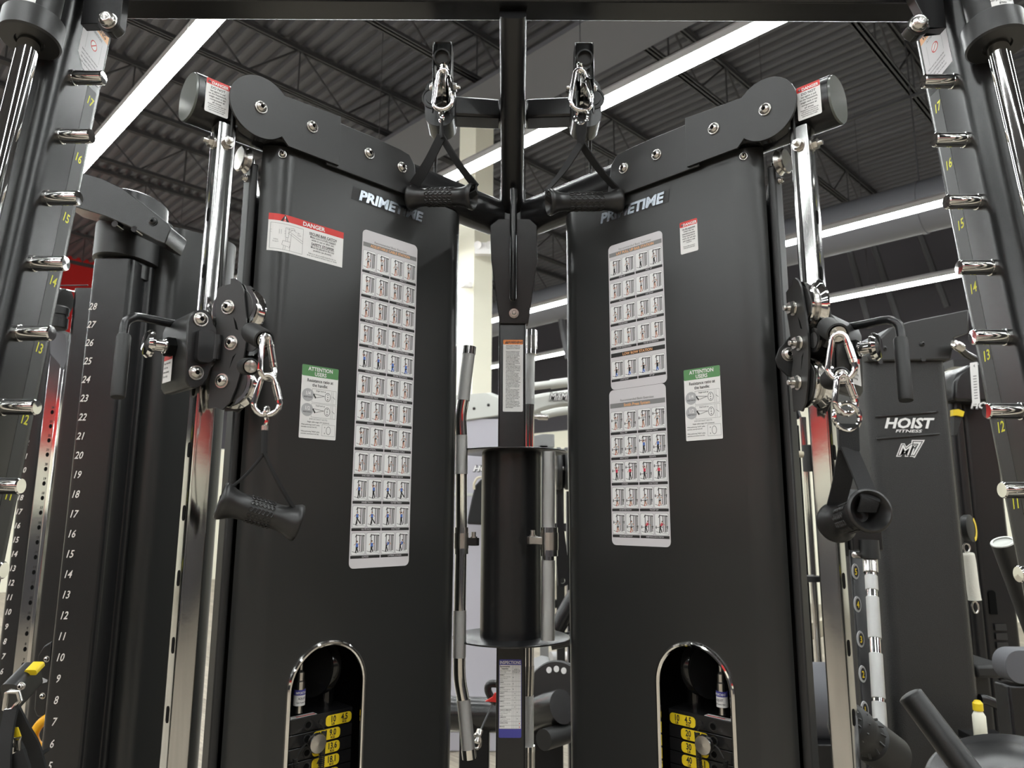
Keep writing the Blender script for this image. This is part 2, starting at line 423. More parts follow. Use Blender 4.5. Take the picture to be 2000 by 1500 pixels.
def figure(b, fr, cx, y0, H, top, leg, pose, d):
    k = H; hip = (cx, y0+k*.48); sh = (cx + (pose in (2,)) * k*.1, y0+k*.80)
    if pose == 3: hip = (cx, y0+k*.3); sh = (cx, y0+k*.62)             # low, seated or squatting
    if pose == 2: hip = (cx-k*.05, y0+k*.45); sh = (cx+k*.16, y0+k*.68)
    line(b, fr, hip, (cx-k*.10, y0+k*.02), k*.09, leg, d); line(b, fr, hip, (cx+k*(.28 if pose == 4 else .10), y0+k*(.12 if pose == 4 else .02)), k*.09, leg, d)
    line(b, fr, (cx-k*.13, y0), (cx-k*.02, y0), k*.05, 'redlab' if leg == 'skin' else 'ink', d)
    line(b, fr, hip, (hip[0]+(sh[0]-hip[0])*.35, hip[1]+(sh[1]-hip[1])*.35), k*.19, 'ink', d)
    line(b, fr, (hip[0]+(sh[0]-hip[0])*.25, hip[1]+(sh[1]-hip[1])*.25), sh, k*.2, top, d+.00004)
    ay = {0: .55, 1: 1.02, 2: .5, 3: .5, 4: .62}[pose]
    for q in (-1, 1): line(b, fr, (sh[0]+q*k*.09, sh[1]-k*.02), (sh[0]+q*k*(.24 if pose != 1 else .18), y0+k*ay), k*.055, 'skin', d+.00006)
    b.prism(fr, circ(sh[0], sh[1]+k*.115, k*.065, 8), d+.00006, d+.00006, 'skin'); b.prism(fr, circ(sh[0], sh[1]+k*.15, k*.06, 8, k*.035), d+.00008, d+.00008, 'ink')
def cell(b, fr, x, y, w, h, top, leg, pose, smith=False):
    d = .0004
    b.prism(fr, rrect(x, x+w, y, y+h, w*.12, 3), d-.0001, d-.0001, 'midgrey'); b.prism(fr, rrect(x+w*.03, x+w*.97, y+h*.02, y+h*.98, w*.1, 3), d, d, 'cellwhite'); d += .00005
    mx = x+w*.58
    for q in (-.22, .02, .30): line(b, fr, (mx+w*q, y+h*.16), (mx+w*q, y+h*.90), w*.05, 'ink', d)
    line(b, fr, (mx+w*.16, y+h*.14), (mx+w*.16, y+h*.90), w*.17, 'inkgrey', d); line(b, fr, (mx+w*.09, y+h*.16), (mx+w*.09, y+h*.86), w*.10, 'greylab', d+.00003)
    line(b, fr, (mx-w*.26, y+h*.90), (mx+w*.36, y+h*.86), w*.05, 'ink', d); line(b, fr, (mx-w*.3, y+h*.80), (mx-w*.2, y+h*.93), w*.04, 'ink', d)
    line(b, fr, (x+w*.08, y+h*.17), (x+w*.42, y+h*.10), w*.035, 'inkgrey', d); line(b, fr, (x+w*.42, y+h*.12), (x+w*.92, y+h*.08), w*.03, 'midgrey', d)
    if smith:
        yy = y+h*random.choice((.35,.55,.7)); line(b, fr, (x+w*.05, yy), (x+w*.95, yy+h*.04), w*.03, 'ink', d)
        for q in (.1, .9): line(b, fr, (x+w*q, yy-h*.06), (x+w*q, yy+h*.08), w*.05, 'ink', d)
    H = h*(.62 if pose != 3 else .66)
    figure(b, fr, x+w*(.42 if pose != 4 else .36), y+h*.12, H, top, leg, pose, d+.00005)
def grid(b, fr, x0, w, ytop, pitch, caps, style, smith=False, ch=.0085):
    cw = w*.235; gap = w*.5
    for r, (c1, c2) in enumerate(caps):
        y = ytop - (r+1)*pitch
        for g, cap in ((0, c1), (1, c2)):
            gx = x0 + g*(w*.508)
            fill(b, fr, gx, gx+w*.492, y+.0005, y+.0052, 'ink', .0004)
            b.text(fr.at(gx+w*.246, y+.0018), cap, .0036, 'greylab', .012, 0, 'CENTER', min(1, .040/(.0023*len(cap)+.001)), .0005)
            top, leg, pose = style(r, g)
            for k_ in (0, 1):
                ps = pose if k_ == 0 else {0:1, 1:0, 2:2, 3:3, 4:4}[pose]
                cell(b, fr, gx+.0003+k_*w*.248, y+.006, cw, pitch-ch, top, leg, ps, smith)
def styleL(r, g):
    if r == 4: return ('bluecloth', 'ink', 1) if g == 0 else ('bluecloth', 'bluecloth', 3)
    if r >= 9: return ('bluecloth', 'ink', [[0,4],[4,0],[3,2]][r-9][g])
    return ('midgrey', 'skin', [0,1,0,1,0,1,0,1,2][r] if not (r == 6 and g == 0) else 3)
def styleR(r, g): return ('midgrey', 'ink' if r == 0 else 'skin', [1,1,3,0][r])
def styleR2(r, g): return ('ink', 'bluecloth', 3)
def styleS(r, g):
    if r == 2: return ('redcloth', 'ink', 1)
    if (r, g) == (4, 1): return ('redcloth', 'ink', 2)
    if (r, g) == (1, 1): return ('bluecloth', 'ink', 1)
    return ('midgrey', 'skin', [1,3,0,3,3][r])

def placard_left():
    fr = LT(-1, .1925, 1.4065, .0003); W, H = .123, .5935; b = B()
    stickbase(b, fr, W, H, 'greylab', .009)
    b.text(fr.at(W*.5, H-.0215), 'Recommended Basic Exercises', .0058, 'inkgrey', .01, 0, 'CENTER', 1, .0005)
    fill(b, fr, .002, W-.002, H-.0315, H-.0235, 'inkgrey', .0004)
    b.text(fr.at(W*.5, H-.0300), 'ADJUSTABLE CABLE STATION', .0066, 'peach', .03, 0, 'CENTER', 1, .0006)
    grid(b, fr, .002, W-.004, H-.0355, .0452, CAPS['L'], styleL)
    return b
def placard_right():
    fr = LT(1, .314, 1.7219, .0003); W, H = .121, .278; b = B()
    stickbase(b, fr, W, H, 'greylab', .009)
    b.text(fr.at(W*.5, H-.0135), 'Recommended Basic Exercises', .0058, 'inkgrey', .01, 0, 'CENTER', 1, .0005)
    fill(b, fr, .002, W-.002, H-.0235, H-.0155, 'inkgrey', .0004)
    b.text(fr.at(W*.5, H-.0220), 'LAT PULL UP BAR STATION', .0068, 'peach', .03, 0, 'CENTER', 1, .0006)
    grid(b, fr, .002, W-.004, H-.0240, .0450, CAPS['R'], styleR, False, .0115)
    fill(b, fr, .002, W-.002, .0603, .0680, 'ink', .0004); b.text(fr.at(W*.5, .0617), 'LOW ROW STATION', .0068, 'peach', .03, 0, 'CENTER', 1, .0006)
    grid(b, fr, .002, W-.004, .0590, .0450, CAPS['R2'], styleR2, False, .0115)
    return b
def placard_smith():
    fr = LT(1, .3185, 1.4434, .0003); W, H = .122, .278; b = B()
    stickbase(b, fr, W, H, 'greylab', .009)
    b.text(fr.at(W*.5, H-.0225), 'Recommended Basic Exercises', .0058, 'inkgrey', .01, 0, 'CENTER', 1, .0005)
    fill(b, fr, .002, W-.002, H-.0335, H-.0250, 'inkgrey', .0004)
    b.text(fr.at(W*.5, H-.0320), 'Smith Press System', .0072, 'peach', .03, 0, 'CENTER', 1, .0006)
    grid(b, fr, .002, W-.004, H-.0375, .0455, CAPS['S'], styleS, True)
    return b
def attention(s, u, z):
    fr = LT(s, u, z, .0003); W, H = .0675, .1205; b = B()
    stickbase(b, fr, W, H, 'white', .002); b.prism(fr, rrect(0, W, H-.0185, H, .002), .0003, .0003, 'green')
    b.text(fr.at(W/2, H-.0088), 'ATTENTION', .0088, 'white', .025, 0, 'CENTER', .92, .0006); b.text(fr.at(W/2, H-.0168), 'USERS', .0088, 'white', .025, 0, 'CENTER', .92, .0006)
    b.text(fr.at(W/2, H-.0275), 'Resistance ratio at', .0075, 'ink', .012, 0, 'CENTER', .86, .0006); b.text(fr.at(W/2, H-.0350), 'the handle:', .0075, 'ink', .012, 0, 'CENTER', .86, .0006)
    for i, (q, cap) in enumerate((('1/4', 'Single hook up'), ('1/2', 'Dual hook up'))):
        y = H-.0610 - i*.0245
        for a in ((.020,y,.065,y),(.065,y,.065,y+.0225),(.065,y+.0225,.020,y+.0225),(.020,y+.0225,.020,y)): line(b, fr, a[:2], a[2:], .0004, 'inkgrey', .0004)
        b.prism(fr, circ(.0125, y+.0115, .0108, 20), .0005, .0005, 'midgrey')
        b.text(fr.at(.0125, y+.0115), q, .0085, 'white', .02, 0, 'CENTER', .9, .0006); b.text(fr.at(.0125, y+.0070), 'RESISTANCE', .0032, 'ink', .02, 0, 'CENTER', .85, .0006)
        b.text(fr.at(.036, y+.0185), cap, .0034, 'ink', .01, 0, 'CENTER', .9, .0005)
        b.prism(fr, circ(.049, y+.011, .0056, 14, .0075), .0005, .0005, 'inkgrey'); b.prism(fr, circ(.049, y+.011, .0045, 14, .0064), .00055, .00055, 'white')
        for yy in (-.004, 0, .004): b.prism(fr, circ(.049, y+.011+yy, .0012, 8), .0006, .0006, 'inkgrey')
        for xx in (.056, .059): line(b, fr, (xx, y+.001), (xx, y+.0215), .0004, 'inkgrey', .0005)
        for a in ((.023,y+.013,.028,y+.008),(.028,y+.008,.043,y+.012),(.043,y+.012,.023,y+.014),(.058,y+.013,.063,y+.009)): line(b, fr, a[:2], a[2:], .0009, 'inkgrey', .0005)
        line(b, fr, (.0225,y+.014), (.0265,y+.007), .0022, 'ink', .0006)
    b.text(fr.at(W/2, .0305), 'IMPORTANT NOTE:', .0038, 'inkgrey', 0, 0, 'CENTER', 1, .0005); b.text(fr.at(W/2, .0262), 'Single cable usage (1/4 resistance)', .0031, 'ink', .01, 0, 'CENTER', .95, .0005)
    for i, l in enumerate(('When performing "LOW" pulley', 'exercises, use top hook (A).', '', 'When performing "HIGH" pulley', 'exercises, use bottom hook (B).')): 
        if l: b.text(fr.at(.003, .0215 - i*.0037), l, .0028, 'ink', .01, 0, 'LEFT', .9, .0005)
    for a in ((.041,.006,.065,.006),(.065,.006,.065,.0245),(.065,.0245,.041,.0245),(.041,.0245,.041,.006)): line(b, fr, a[:2], a[2:], .0004, 'inkgrey', .0004)
    b.prism(fr, circ(.053, .015, .0045, 14, .007), .0005, .0005, 'inkgrey'); b.prism(fr, circ(.053, .015, .0036, 14, .006), .00055, .00055, 'white')
    b.text(fr.at(.046, .019), 'A', .003, 'ink', .02, 0, 'CENTER', 1, .0006); b.text(fr.at(.046, .009), 'B', .003, 'ink', .02, 0, 'CENTER', 1, .0006)
    return b
def danger_big():
    """warning sticker wrapping round the outer corner of the left shroud"""
    U0, U1, Z0, Z1 = .018, .154, 1.917, 1.981; b = B(); W = U1-U0; H = Z1-Z0
    class WFr:                                                        # frame that follows the bent sheet
        def p(s, a, c, d=0): return wrap(-1, U0+a, .0003+d, Z0+c)
        def at(s, a, c, d=0): f = WFr(); f.p = lambda x, y, z=0: wrap(-1, U0+a+x, .0003+d+z, Z0+c+y); return f
    fr = WFr(); n = 16
    def strip(x0, x1, y0, y1, m, d):
        for i in range(n): fill(b, fr, x0+(x1-x0)*i/n, x0+(x1-x0)*(i+1)/n, y0, y1, m, d)
    strip(0, W, 0, H, 'white', 0); strip(0, W, H-.0115, H, 'redlab', .0001)
    warn_tri(b, fr, .026, H-.0062, .007, 'ink', 'white', .0003)
    b.text(fr.at(.078, H-.0092), 'DANGER', .0098, 'white', .03, 0, 'CENTER', 1.05, .0004)
    for a in ((.004,.004,.059,.004),(.004,.048,.059,.048)):
        for i in range(8): x = a[0]+(a[2]-a[0])*i/8; line(b, fr, (x,a[1]), (x+(a[2]-a[0])/8,a[1]), .0005, 'inkgrey', .0002)
    for x in (.004,.059): line(b, fr, (x,.004), (x,.048), .0005, 'inkgrey', .0002)
    D = [(.004,.036,.028,.036),(.004,.032,.028,.032),(.018,.038,.018,.030),(.021,.038,.021,.030),(.028,.042,.028,.026),(.034,.043,.033,.026),(.028,.042,.042,.044),(.042,.044,.044,.041),(.044,.041,.030,.040),
         (.036,.036,.059,.026),(.034,.033,.059,.022),(.040,.041,.032,.033),(.028,.026,.033,.026),(.029,.026,.029,.019),(.032,.026,.032,.019),(.024,.019,.037,.019),(.024,.019,.023,.012),(.023,.012,.034,.010),(.037,.019,.036,.010),
         (.026,.011,.025,.004),(.029,.011,.028,.004),(.038,.034,.036,.004),(.042,.041,.047,.038),(.037,.016,.035,.008)]
    for a in D: line(b, fr, a[:2], a[2:], .0005, 'inkgrey', .0003)
    for t, x, y, sz in (('Bar', .051, .037, .0034), ('Catch', .052, .0335, .0034), ('Safety', .013, .019, .0034), ('Stopper', .013, .0155, .0034)): b.text(fr.at(x, y), t, sz, 'inkgrey', 0, 0, 'CENTER', .9, .0003)
    for t, y, sz, bo in (('SECURE BAR CATCH', .0425, .0062, .02), ('Make sure it is fully engaged', .0370, .0047, .008), ('while in use or after use.', .0322, .0047, .008), ('SAFETY STOPPER', .0250, .0062, .02),
                         ('Must be placed in the top', .0198, .0047, .008), ('position (as shown).', .0150, .0047, .008), ('Failure to do so could cause the bar to', .0085, .0036, 0), ('drop and results in serious injury or death.', .0050, .0036, 0)):
        b.text(fr.at(.0965, y), t, sz, 'ink', bo, 0, 'CENTER', .92, .0003)
    for y, x0, x1 in ((.0415,.072,.121),(.0240,.074,.119)): line(b, fr, (x0,y), (x1,y), .0004, 'ink', .0003)
    return b
def danger_small(fr, W, H, lines, sz):
    b = B(); stickbase(b, fr, W, H, 'white', .0025); b.prism(fr, rrect(0, W, H*.83, H, .002), .0003, .0003, 'redlab')
    warn_tri(b, fr, W*.13, H*.915, H*.05, 'ink', 'white', .0004); b.text(fr.at(W*.58, H*.855), 'DANGER', H*.12, 'white', .03, 0, 'CENTER', .95, .0005)
    n = len(lines); y = H*.83
    for i, l in enumerate(lines):
        if not l: y -= sz; continue
        k_ = sz*(1.35 if i == 0 else 1 if i < 6 else .7); y -= k_*1.12
        b.text(fr.at(W/2, y), l, k_, 'ink', .02, 0, 'CENTER', min(1, W*.92/(len(l)*k_*.54)), .0004)
    return b
DG = ['DO NOT', 'lean against or pull', 'on the framework,', 'weight stack or any', 'component at', 'all times.', 'Entanglement or improper use', 'could cause serious injury to you or', 'those around you, and could', 'result in serious injury or death.']
DG2 = ['Use this equipment', 'ONLY for its', 'intended purpose.', 'If any component is', 'worn, do not use', 'and contact a club', 'employee.', '', 'Failure to follow instructions', 'could result in serious injury.']

PT = {}
for s in (-1, 1):
    f = TF(s); sh = shroud(s); side = 'left' if s < 0 else 'right'
    # top tube with its end cap, running in to the mast
    b = B(); oval = rrect(-.072, 0, 2.101, 2.179, .033, 6); fo = Fr(f.p(0,0,0), f.z, f.y, -f.x)
    b.prism(fo, oval, -.548, .110, 'powder'); tube = b.build('top_tube', machine, bevel=.002)
    b = B(); b.prism(fo, rrect(-.0705, -.0015, 2.1025, 2.1775, .0315, 6), .110, .1135, 'cap'); lab(b.build('end_cap', tube), 'glossy grey plastic end cap')
    # pulley cover plates
    c0 = TL.px(510, 210, .012); r0 = .0525
    arm = [(c0[0]+r0*cos(t), c0[1]+r0*sin(t)) for t in [radians(44 + (316-44)*i/36) for i in range(37)]]
    top = [TL.px(x, y, .012) for x, y in ((668,300),(665,240))]
    b = B(); b.prism(f, arm + [(c0[0]+.05, 2.094)] + [(top[1][0], 2.094), (top[1][0], 2.186)], .010, .014, 'plate'); cov = b.build('pulley_cover', machine, bevel=.001)
    b = B(); o2 = [TL.px(x, y, .008) for x, y in ((671,244),(729,268),(779,291),(799,303),(809,322))]
    b.prism(f, [(o2[0][0]-.03, 2.09), (o2[0][0]-.03, o2[0][1])] + o2 + [(o2[-1][0]+.012, 2.09)], .005, .0095, 'plate'); cov2 = b.build('cover_bracket', machine, bevel=.001)
    for x, y, v, p in ((510,210,.014,cov), (610,248,.014,cov), (721,300,.0095,cov2), (785,327,.0095,cov2)):
        u, z = TL.px(x, y, v); b = B(); button(b, f.at(u, z, v), .0085); b.build('bolt', p)
    b = B(); b.lathe(f.at(c0[0], c0[1], -.012), [(.047,0),(.049,.003),(.043,.009),(.043,.013),(.049,.019),(.047,.022)], 'clear', 40); b.build('top_pulley', machine)
    b = B(); b.cyl(f.p(c0[0]-.040, c0[1]-.02, -.001), f.p(c0[0]-.040, 1.72, .004), .0022, 'rubber', 8); b.build('cable', machine)
    # small guide pulley under the tube
    b = B(); fr_ = Fr(f.p(-.018, 2.068, -.035), f.z, f.y, f.x); b.lathe(fr_, [(.019,-.008),(.021,-.006),(.016,0),(.021,.006),(.019,.008)], 'steel', 28); b.build('guide_pulley', machine)
    # rail
    b = B(); ru0, ru1, rv0, rv1 = -.0750, -.0465, -.032, 0.0
    b.prism(Fr(f.p(0,0,0), f.x, f.z, f.y), rrect(ru0, ru1, rv0, rv1, .003, 3), .06, 2.10, 'chromerail'); rail = b.build('guide_rail', machine); lab(rail, 'chrome square guide rail')
    for i in range(-14, 8):
        z = 1.497 + i*.0905
        if z > 2.02 or z < .3: continue
        b = B(); b.prism(Fr(f.p(ru0-.0002, z, -.016), f.z, f.y, -f.x), rrect(-.0045, .0045, -.011, .011, .0044), 0, .0004, 'hole'); b.build('adjustment_hole', rail)
    for u, z, v, ax in ((-.0605, 2.068, 0, 'z'), (ru0, 2.07, -.018, 'x')):
        b = B(); button(b, Fr(f.p(u,z,v), f.x, f.y, f.z) if ax == 'z' else axfr(f.p(u,z,v), -f.x), .008, nut=True); b.build('nut', rail)
    # badge
    b = B(); fr = LT(s, .168 if s < 0 else .344, 2.0515, .0006)
    b.text(fr.at(.0835, -.0008), 'PRIMETIME', .0275, 'ink', .09, .18, 'CENTER', 1.09, 0); b.prism(fr, [(-.002,-.003),(.166,-.003),(.169,.0215),(.001,.0215)], -.0004, -.0002, 'ink')
    b.text(fr.at(.0835, 0), 'PRIMETIME', .0265, 'logo', .045, .18, 'CENTER', 1.12, .0010)
    lab(b.build('name_badge', sh), 'metal letters PRIMETIME')
    # tower feet and stack frame
    b = B(); b.box(f, (-.09,.47), (0,.06), (-.13,-.06), 'powder'); b.box(f, (-.09,.47), (.06,.10), (-.2,-.03), 'powder'); b.build('base_frame', machine, bevel=.004)
    # what shows in the window: guide rod, sleeve, pulley, cable fitting
    def PW(x, y, v): return TL.px(x, y, v)
    u, z = PW(640, 1300, -.09)
    b = B(); b.cyl(f.p(u, .4, -.09), f.p(u, 1.9, -.09), .0085, 'chrome', 16); b.build('guide_rod', machine)
    b = B(); za = PW(642, 1388, -.09)[1]; zb = PW(642, 1308, -.09)[1]; b.cyl(f.p(u, za, -.09), f.p(u, zb, -.09), .0125, 'clear', 20); b.build('rod_sleeve', machine)
    for x, y, v, r in ((612, 1300, -.075, .048), (575, 1290, -.12, .05)):
        u, z = PW(x, y, v); b = B(); fr_ = Fr(f.p(u, z, v), f.x*.35+f.z*.94, f.y, f.x*.94-f.z*.35)
        b.lathe(fr_, [(.008,-.012),(r-.012,-.009),(r,-.012),(r,-.009),(r-.006,0),(r,.009),(r,.012),(r-.012,.009),(.008,.012)], 'clear', 40); b.build('stack_pulley', machine)
    u, z = PW(583, 1392, -.055); ft = f.at(u, z, -.055)
    fv = Fr(ft.o, ft.x, -ft.z, ft.y); b = B()
    b.lathe(fv, [(.006,0),(.006,.010),(.0085,.011),(.0085,.048),(.007,.050),(.007,.062),(.004,.066),(.004,.10)], 'steel', 20); fit = b.build('cable_fitting', machine); lab(fit, 'steel cable tension fitting')
    b = B(); b.lathe(fv.at(0,0,.012), [(.0093,0),(.0093,.016)], 'white', 24); b.lathe(fv.at(0,0,.028), [(.0093,0),(.0093,.008)], 'blue', 24)
    tx = f.x if s < 0 else -f.x
    for t_, h_, m_, sz in (('IMPORTANT', .030, 'white', .0050), ('ADJUST', .0215, 'ink', .0048), ('Cable Tension Here', .016, 'ink', .0030)):
        vs, fs = glyphs(t_, .02, 0, 'CENTER'); R_ = .0096
        b.add([ft.p(0,0,0) + f.y*(h_ + y_*sz) + tx*(R_*sin(x_*sz*.8/R_)) + f.z*(R_*cos(x_*sz*.8/R_)) for x_, y_ in vs], fs, m_)
    b.build('tension_label', fit)

# shroud stickers
SHL, SHR = [o for o in machine.children if o.name.startswith('shroud')][:2]
lab(placard_left().build('exercise_placard', SHL), 'long grey chart headed ADJUSTABLE CABLE STATION')
lab(placard_right().build('exercise_placard', SHR), 'grey chart headed LAT PULL UP BAR STATION')
lab(placard_smith().build('exercise_placard', SHR), 'grey chart headed Smith Press System')
lab(attention(-1, .0890, 1.6165).build('ratio_sticker', SHL), 'white sticker with a green ATTENTION USERS header')
lab(attention(1, .1600, 1.6180).build('ratio_sticker', SHR), 'white sticker with a green ATTENTION USERS header')
lab(danger_big().build('danger_sticker', SHL), 'red and white DANGER sticker about the bar catch')
lab(danger_small(LT(1, .1568, 1.9435, .0003), .0345, .0585, DG2, .0038).build('danger_sticker', SHR), 'small red-headed DANGER sticker')
tubes = [o for o in machine.children if o.name.startswith('top_tube')]
a0 = TL.px(381, 219, 0)
lab(danger_small(LT(-1, -.100, 2.1075, .0002), .0370, .0565, DG, .0042).build('danger_sticker', tubes[0]), 'red-headed DANGER DO NOT sticker')
lab(danger_small(LT(1, -.0630, 2.1075, .0002), .0370, .0565, DG, .0042).build('danger_sticker', tubes[1]), 'red-headed DANGER DO NOT sticker')

# ---- centre mast
MY = 1.50
b = B(); b.prism(Fr((0,MY+.03,0), (1,0,0), (0,1,0), (0,0,1)), rrect(-.0285,.0285,-.03,.03,.004), .0, 2.20, 'powder'); mast = b.build('centre_mast', machine)
fm = XZ((0, MY, 0)); P_ = lambda pts, fr=fm, c=0: [fr.px(x, y, c) for x, y in pts]
ga, gb = at(1000, 430, 1.468), at(1000, 632, 1.493); gy = (gb-ga).normalized()*-1; fg = Fr(ga, (1,0,0), gy, V((1,0,0)).cross(gy))
b = B(); b.prism(fg, P_([(957,440),(959,508),(975,632),(1031,632),(1049,508),(1049,440),(1036,428),(972,428)], fg), -.034, .0, 'powder'); gus = b.build('gusset_plate', machine, bevel=.0015)
b = B(); u, z = fg.px(1003, 612); button(b, fg.at(u, z, 0), .0085, nut=True); b.build('bolt', gus)
b = B(); h0, h1 = at(1003, 366, 1.440), at(1002, 588, 1.455); b.tube([h0, h0+V((0,0,-.004)), h1+V((0,0,.004)), h1], [.004,.0075,.0075,.004], 'clear', 16)
b.cyl(at(1003, 385, 1.44), at(1003, 385, 1.44)+V((0,.05,0)), .005, 'clear', 10); b.build('bar_hook', machine)
# column beam rising forward to the top bar
c1 = at(1002, 24, 1.19); c2 = at(1000, 418, 1.535); ax = (c2-c1).normalized(); fb = Fr(c1, (1,0,0), V((1,0,0)).cross(ax), ax)
b = B(); b.prism(fb, rrect(-.0245,.0245,-.032,.032,.018), 0, (c2-c1).length, 'powder'); beam = b.build('centre_beam', machine, smooth=50)
b = B(); q = at(996, 103, 1.26); fq = axfr(q, fb.y*(-1 if fb.y.z > 0 else 1)); b.lathe(Fr(at(997,103,1.245), (1,0,0), ax, fq.z), [(.0055,0),(.0055,.001)], 'hole', 16); b.build('bolt_hole', beam)
# mast labels
def warning_label():
    x0, y0 = fm.px(982, 804, .0003); x1, y1 = fm.px(1021.5, 664, .0003); fr = fm.at(x0, y0, .0003); W, H = x1-x0, y1-y0; b = B()
    stickbase(b, fr, W, H, 'white', .0025); b.prism(fr, rrect(0, W, H*.935, H, .002), .0003, .0003, 'orange')
    warn_tri(b, fr, W*.17, H*.966, W*.09, 'ink', 'orange', .0004); b.text(fr.at(W*.62, H*.950), 'WARNING', .0072, 'ink', .03, 0, 'CENTER', .95, .0005)
    T = ['Serious injury or death can', 'occur if these rules and pre-', 'cautions are not observed.', '']
    body = ['Read and understand owner\'s', 'manual and all labels. Always', 'use correct form and steady', 'movement. Use only with the', 'weights that are supplied.', 'Inspect machine before every', 'use; do not use if damaged.', 'Stay clear of weights and all', 'moving parts when in use and', 'keep children away.', 'Inspect equipment prior to use.', 'Be sure the frame, cables, pads', 'or pulleys are not worn. Never', 'operate with loose or missing', 'parts or hardware.', 'Do not attempt to lift more', 'than you can handle safely.', 'Use the spotter if required.', 'Use this equipment only for its', 'intended purpose. Do not use', 'if pins are not fully engaged.', 'Care must be taken at all times.', 'Keep fingers clear of parts.', 'Stability must be checked. Set', 'the machine on level ground', 'and fix it.', 'Make sure the selector pin is', 'fully inserted before lifting.', 'Be certain the pin is engaged', 'in the weight stack. Replace', 'pins only with supplied pins.', 'Secure hair, jewelry and loose', 'clothing away from moving', 'parts at every time.', 'Do not modify equipment. If', 'in doubt, ask the staff for help', 'before starting any exercise.', 'Do not remove labels. Replace', 'label if damaged.']
    y = H*.912; st = (H*.90)/(len(T)+len(body)+1)
    for i, l in enumerate(T + body):
        sz = .0030 if i < 3 else .0027
        if l: b.text(fr.at(W*.5 if i < 3 else W*.14, y), l, sz*1.12, 'ink', .022, 0, 'CENTER' if i < 3 else 'LEFT', .80, .0004)
        y -= st
    return b
lab(warning_label().build('warning_sticker', mast), 'white sticker with an orange WARNING header')
def inspect_label():
    x0, y0 = fm.px(974, 1441, .0003); x1, y1 = fm.px(1018.5, 1288, .0003); fr = fm.at(x0, y0, .0003); W, H = x1-x0, y1-y0; b = B()
    stickbase(b, fr, W, H, 'blue', .0025); fill(b, fr, .0008, W-.0008, H*.115, H*.928, 'white', .0003)
    b.text(fr.at(W*.5, H*.942), 'INSPECTIONS', .0082, 'white', .02, 0, 'CENTER', .82, .0005)
    b.text(fr.at(W*.26, H*.90), 'Recommended', .0040, 'ink', .03, 0, 'CENTER', .8, .0005); b.text(fr.at(W*.26, H*.872), 'Inspection', .0040, 'ink', .03, 0, 'CENTER', .8, .0005)
    b.text(fr.at(W*.04, H*.85), 'Please inspect the gym', .0026, 'ink', 0, 0, 'LEFT', .9, .0005); b.text(fr.at(W*.04, H*.832), 'before usage.', .0026, 'ink', 0, 0, 'LEFT', .9, .0005)
    rows = [.815,.72,.652,.582,.538,.478,.413,.368,.276,.205,.158,.115]; names = ['INSPECT','CLEAN','INSPECT','INSPECT','INSPECT','INSPECT','INSPECT','CLEAN & LUBRICATE','LUBRICATE','CLEAN & WAX','REPLACE']
    sub = ['links, pull pins, snap locks','swivels, upholstery','all bolts']
    for i, r in enumerate(rows): line(b, fr, (.0008, H*r), (W-.0008, H*r), .0004, 'inkgrey', .0004)
    for i, n in enumerate(names):
        y = H*rows[i]-.0034; b.text(fr.at(W*.03, y), n, .0030, 'ink', .03, 0, 'LEFT', .8, .0005)
        k_ = 0
        while y-.0030 > H*rows[i+1]+.0006: y -= .0030; b.text(fr.at(W*.03, y), sub[k_ % 3], .0024, 'ink', 0, 0, 'LEFT', .85, .0005); k_ += 1
        c = [.60,.60,.60,.68,.68,.68,.68,.78,.78,.88,.88][i]; b.prism(fr, circ(W*(c+.03), H*(rows[i]+rows[i+1])/2, .0009, 8), .0005, .0005, 'redlab' if i > 8 else 'inkgrey')
    for c in (.585,.655,.725,.795,.865,.935): line(b, fr, (W*c, H*.115), (W*c, H*.928), .0004, 'inkgrey', .0004)
    for i, t_ in enumerate(('Daily','Weekly','Monthly','Quarter','Yearly')): b.text(Fr(fr.p(W*(.645+i*.07), H*.825), fr.y, -fr.x, fr.z), t_, .0028, 'ink', .01, 0, 'LEFT', .9, .0005)
    return b
lab(inspect_label().build('inspection_sticker', mast), 'white and blue INSPECTIONS sticker')
# storage drum between two discs
DC = V((0, MY+.03, 0)); zt = 1.622; zb_ = 1.255
for z, n in ((zt, 'top_disc'), (zb_-.004, 'bottom_disc')):
    b = B(); b.lathe(Fr(DC + V((0,0,z))), [(.116,0),(.118,.001),(.118,.003),(.116,.004)], 'powder', 64); d_ = b.build('disc', machine)
b = B(); b.lathe(Fr(DC), [(.0625, zb_), (.0625, zt)], 'powder', 48); b.build('storage_drum', machine, smooth=50)

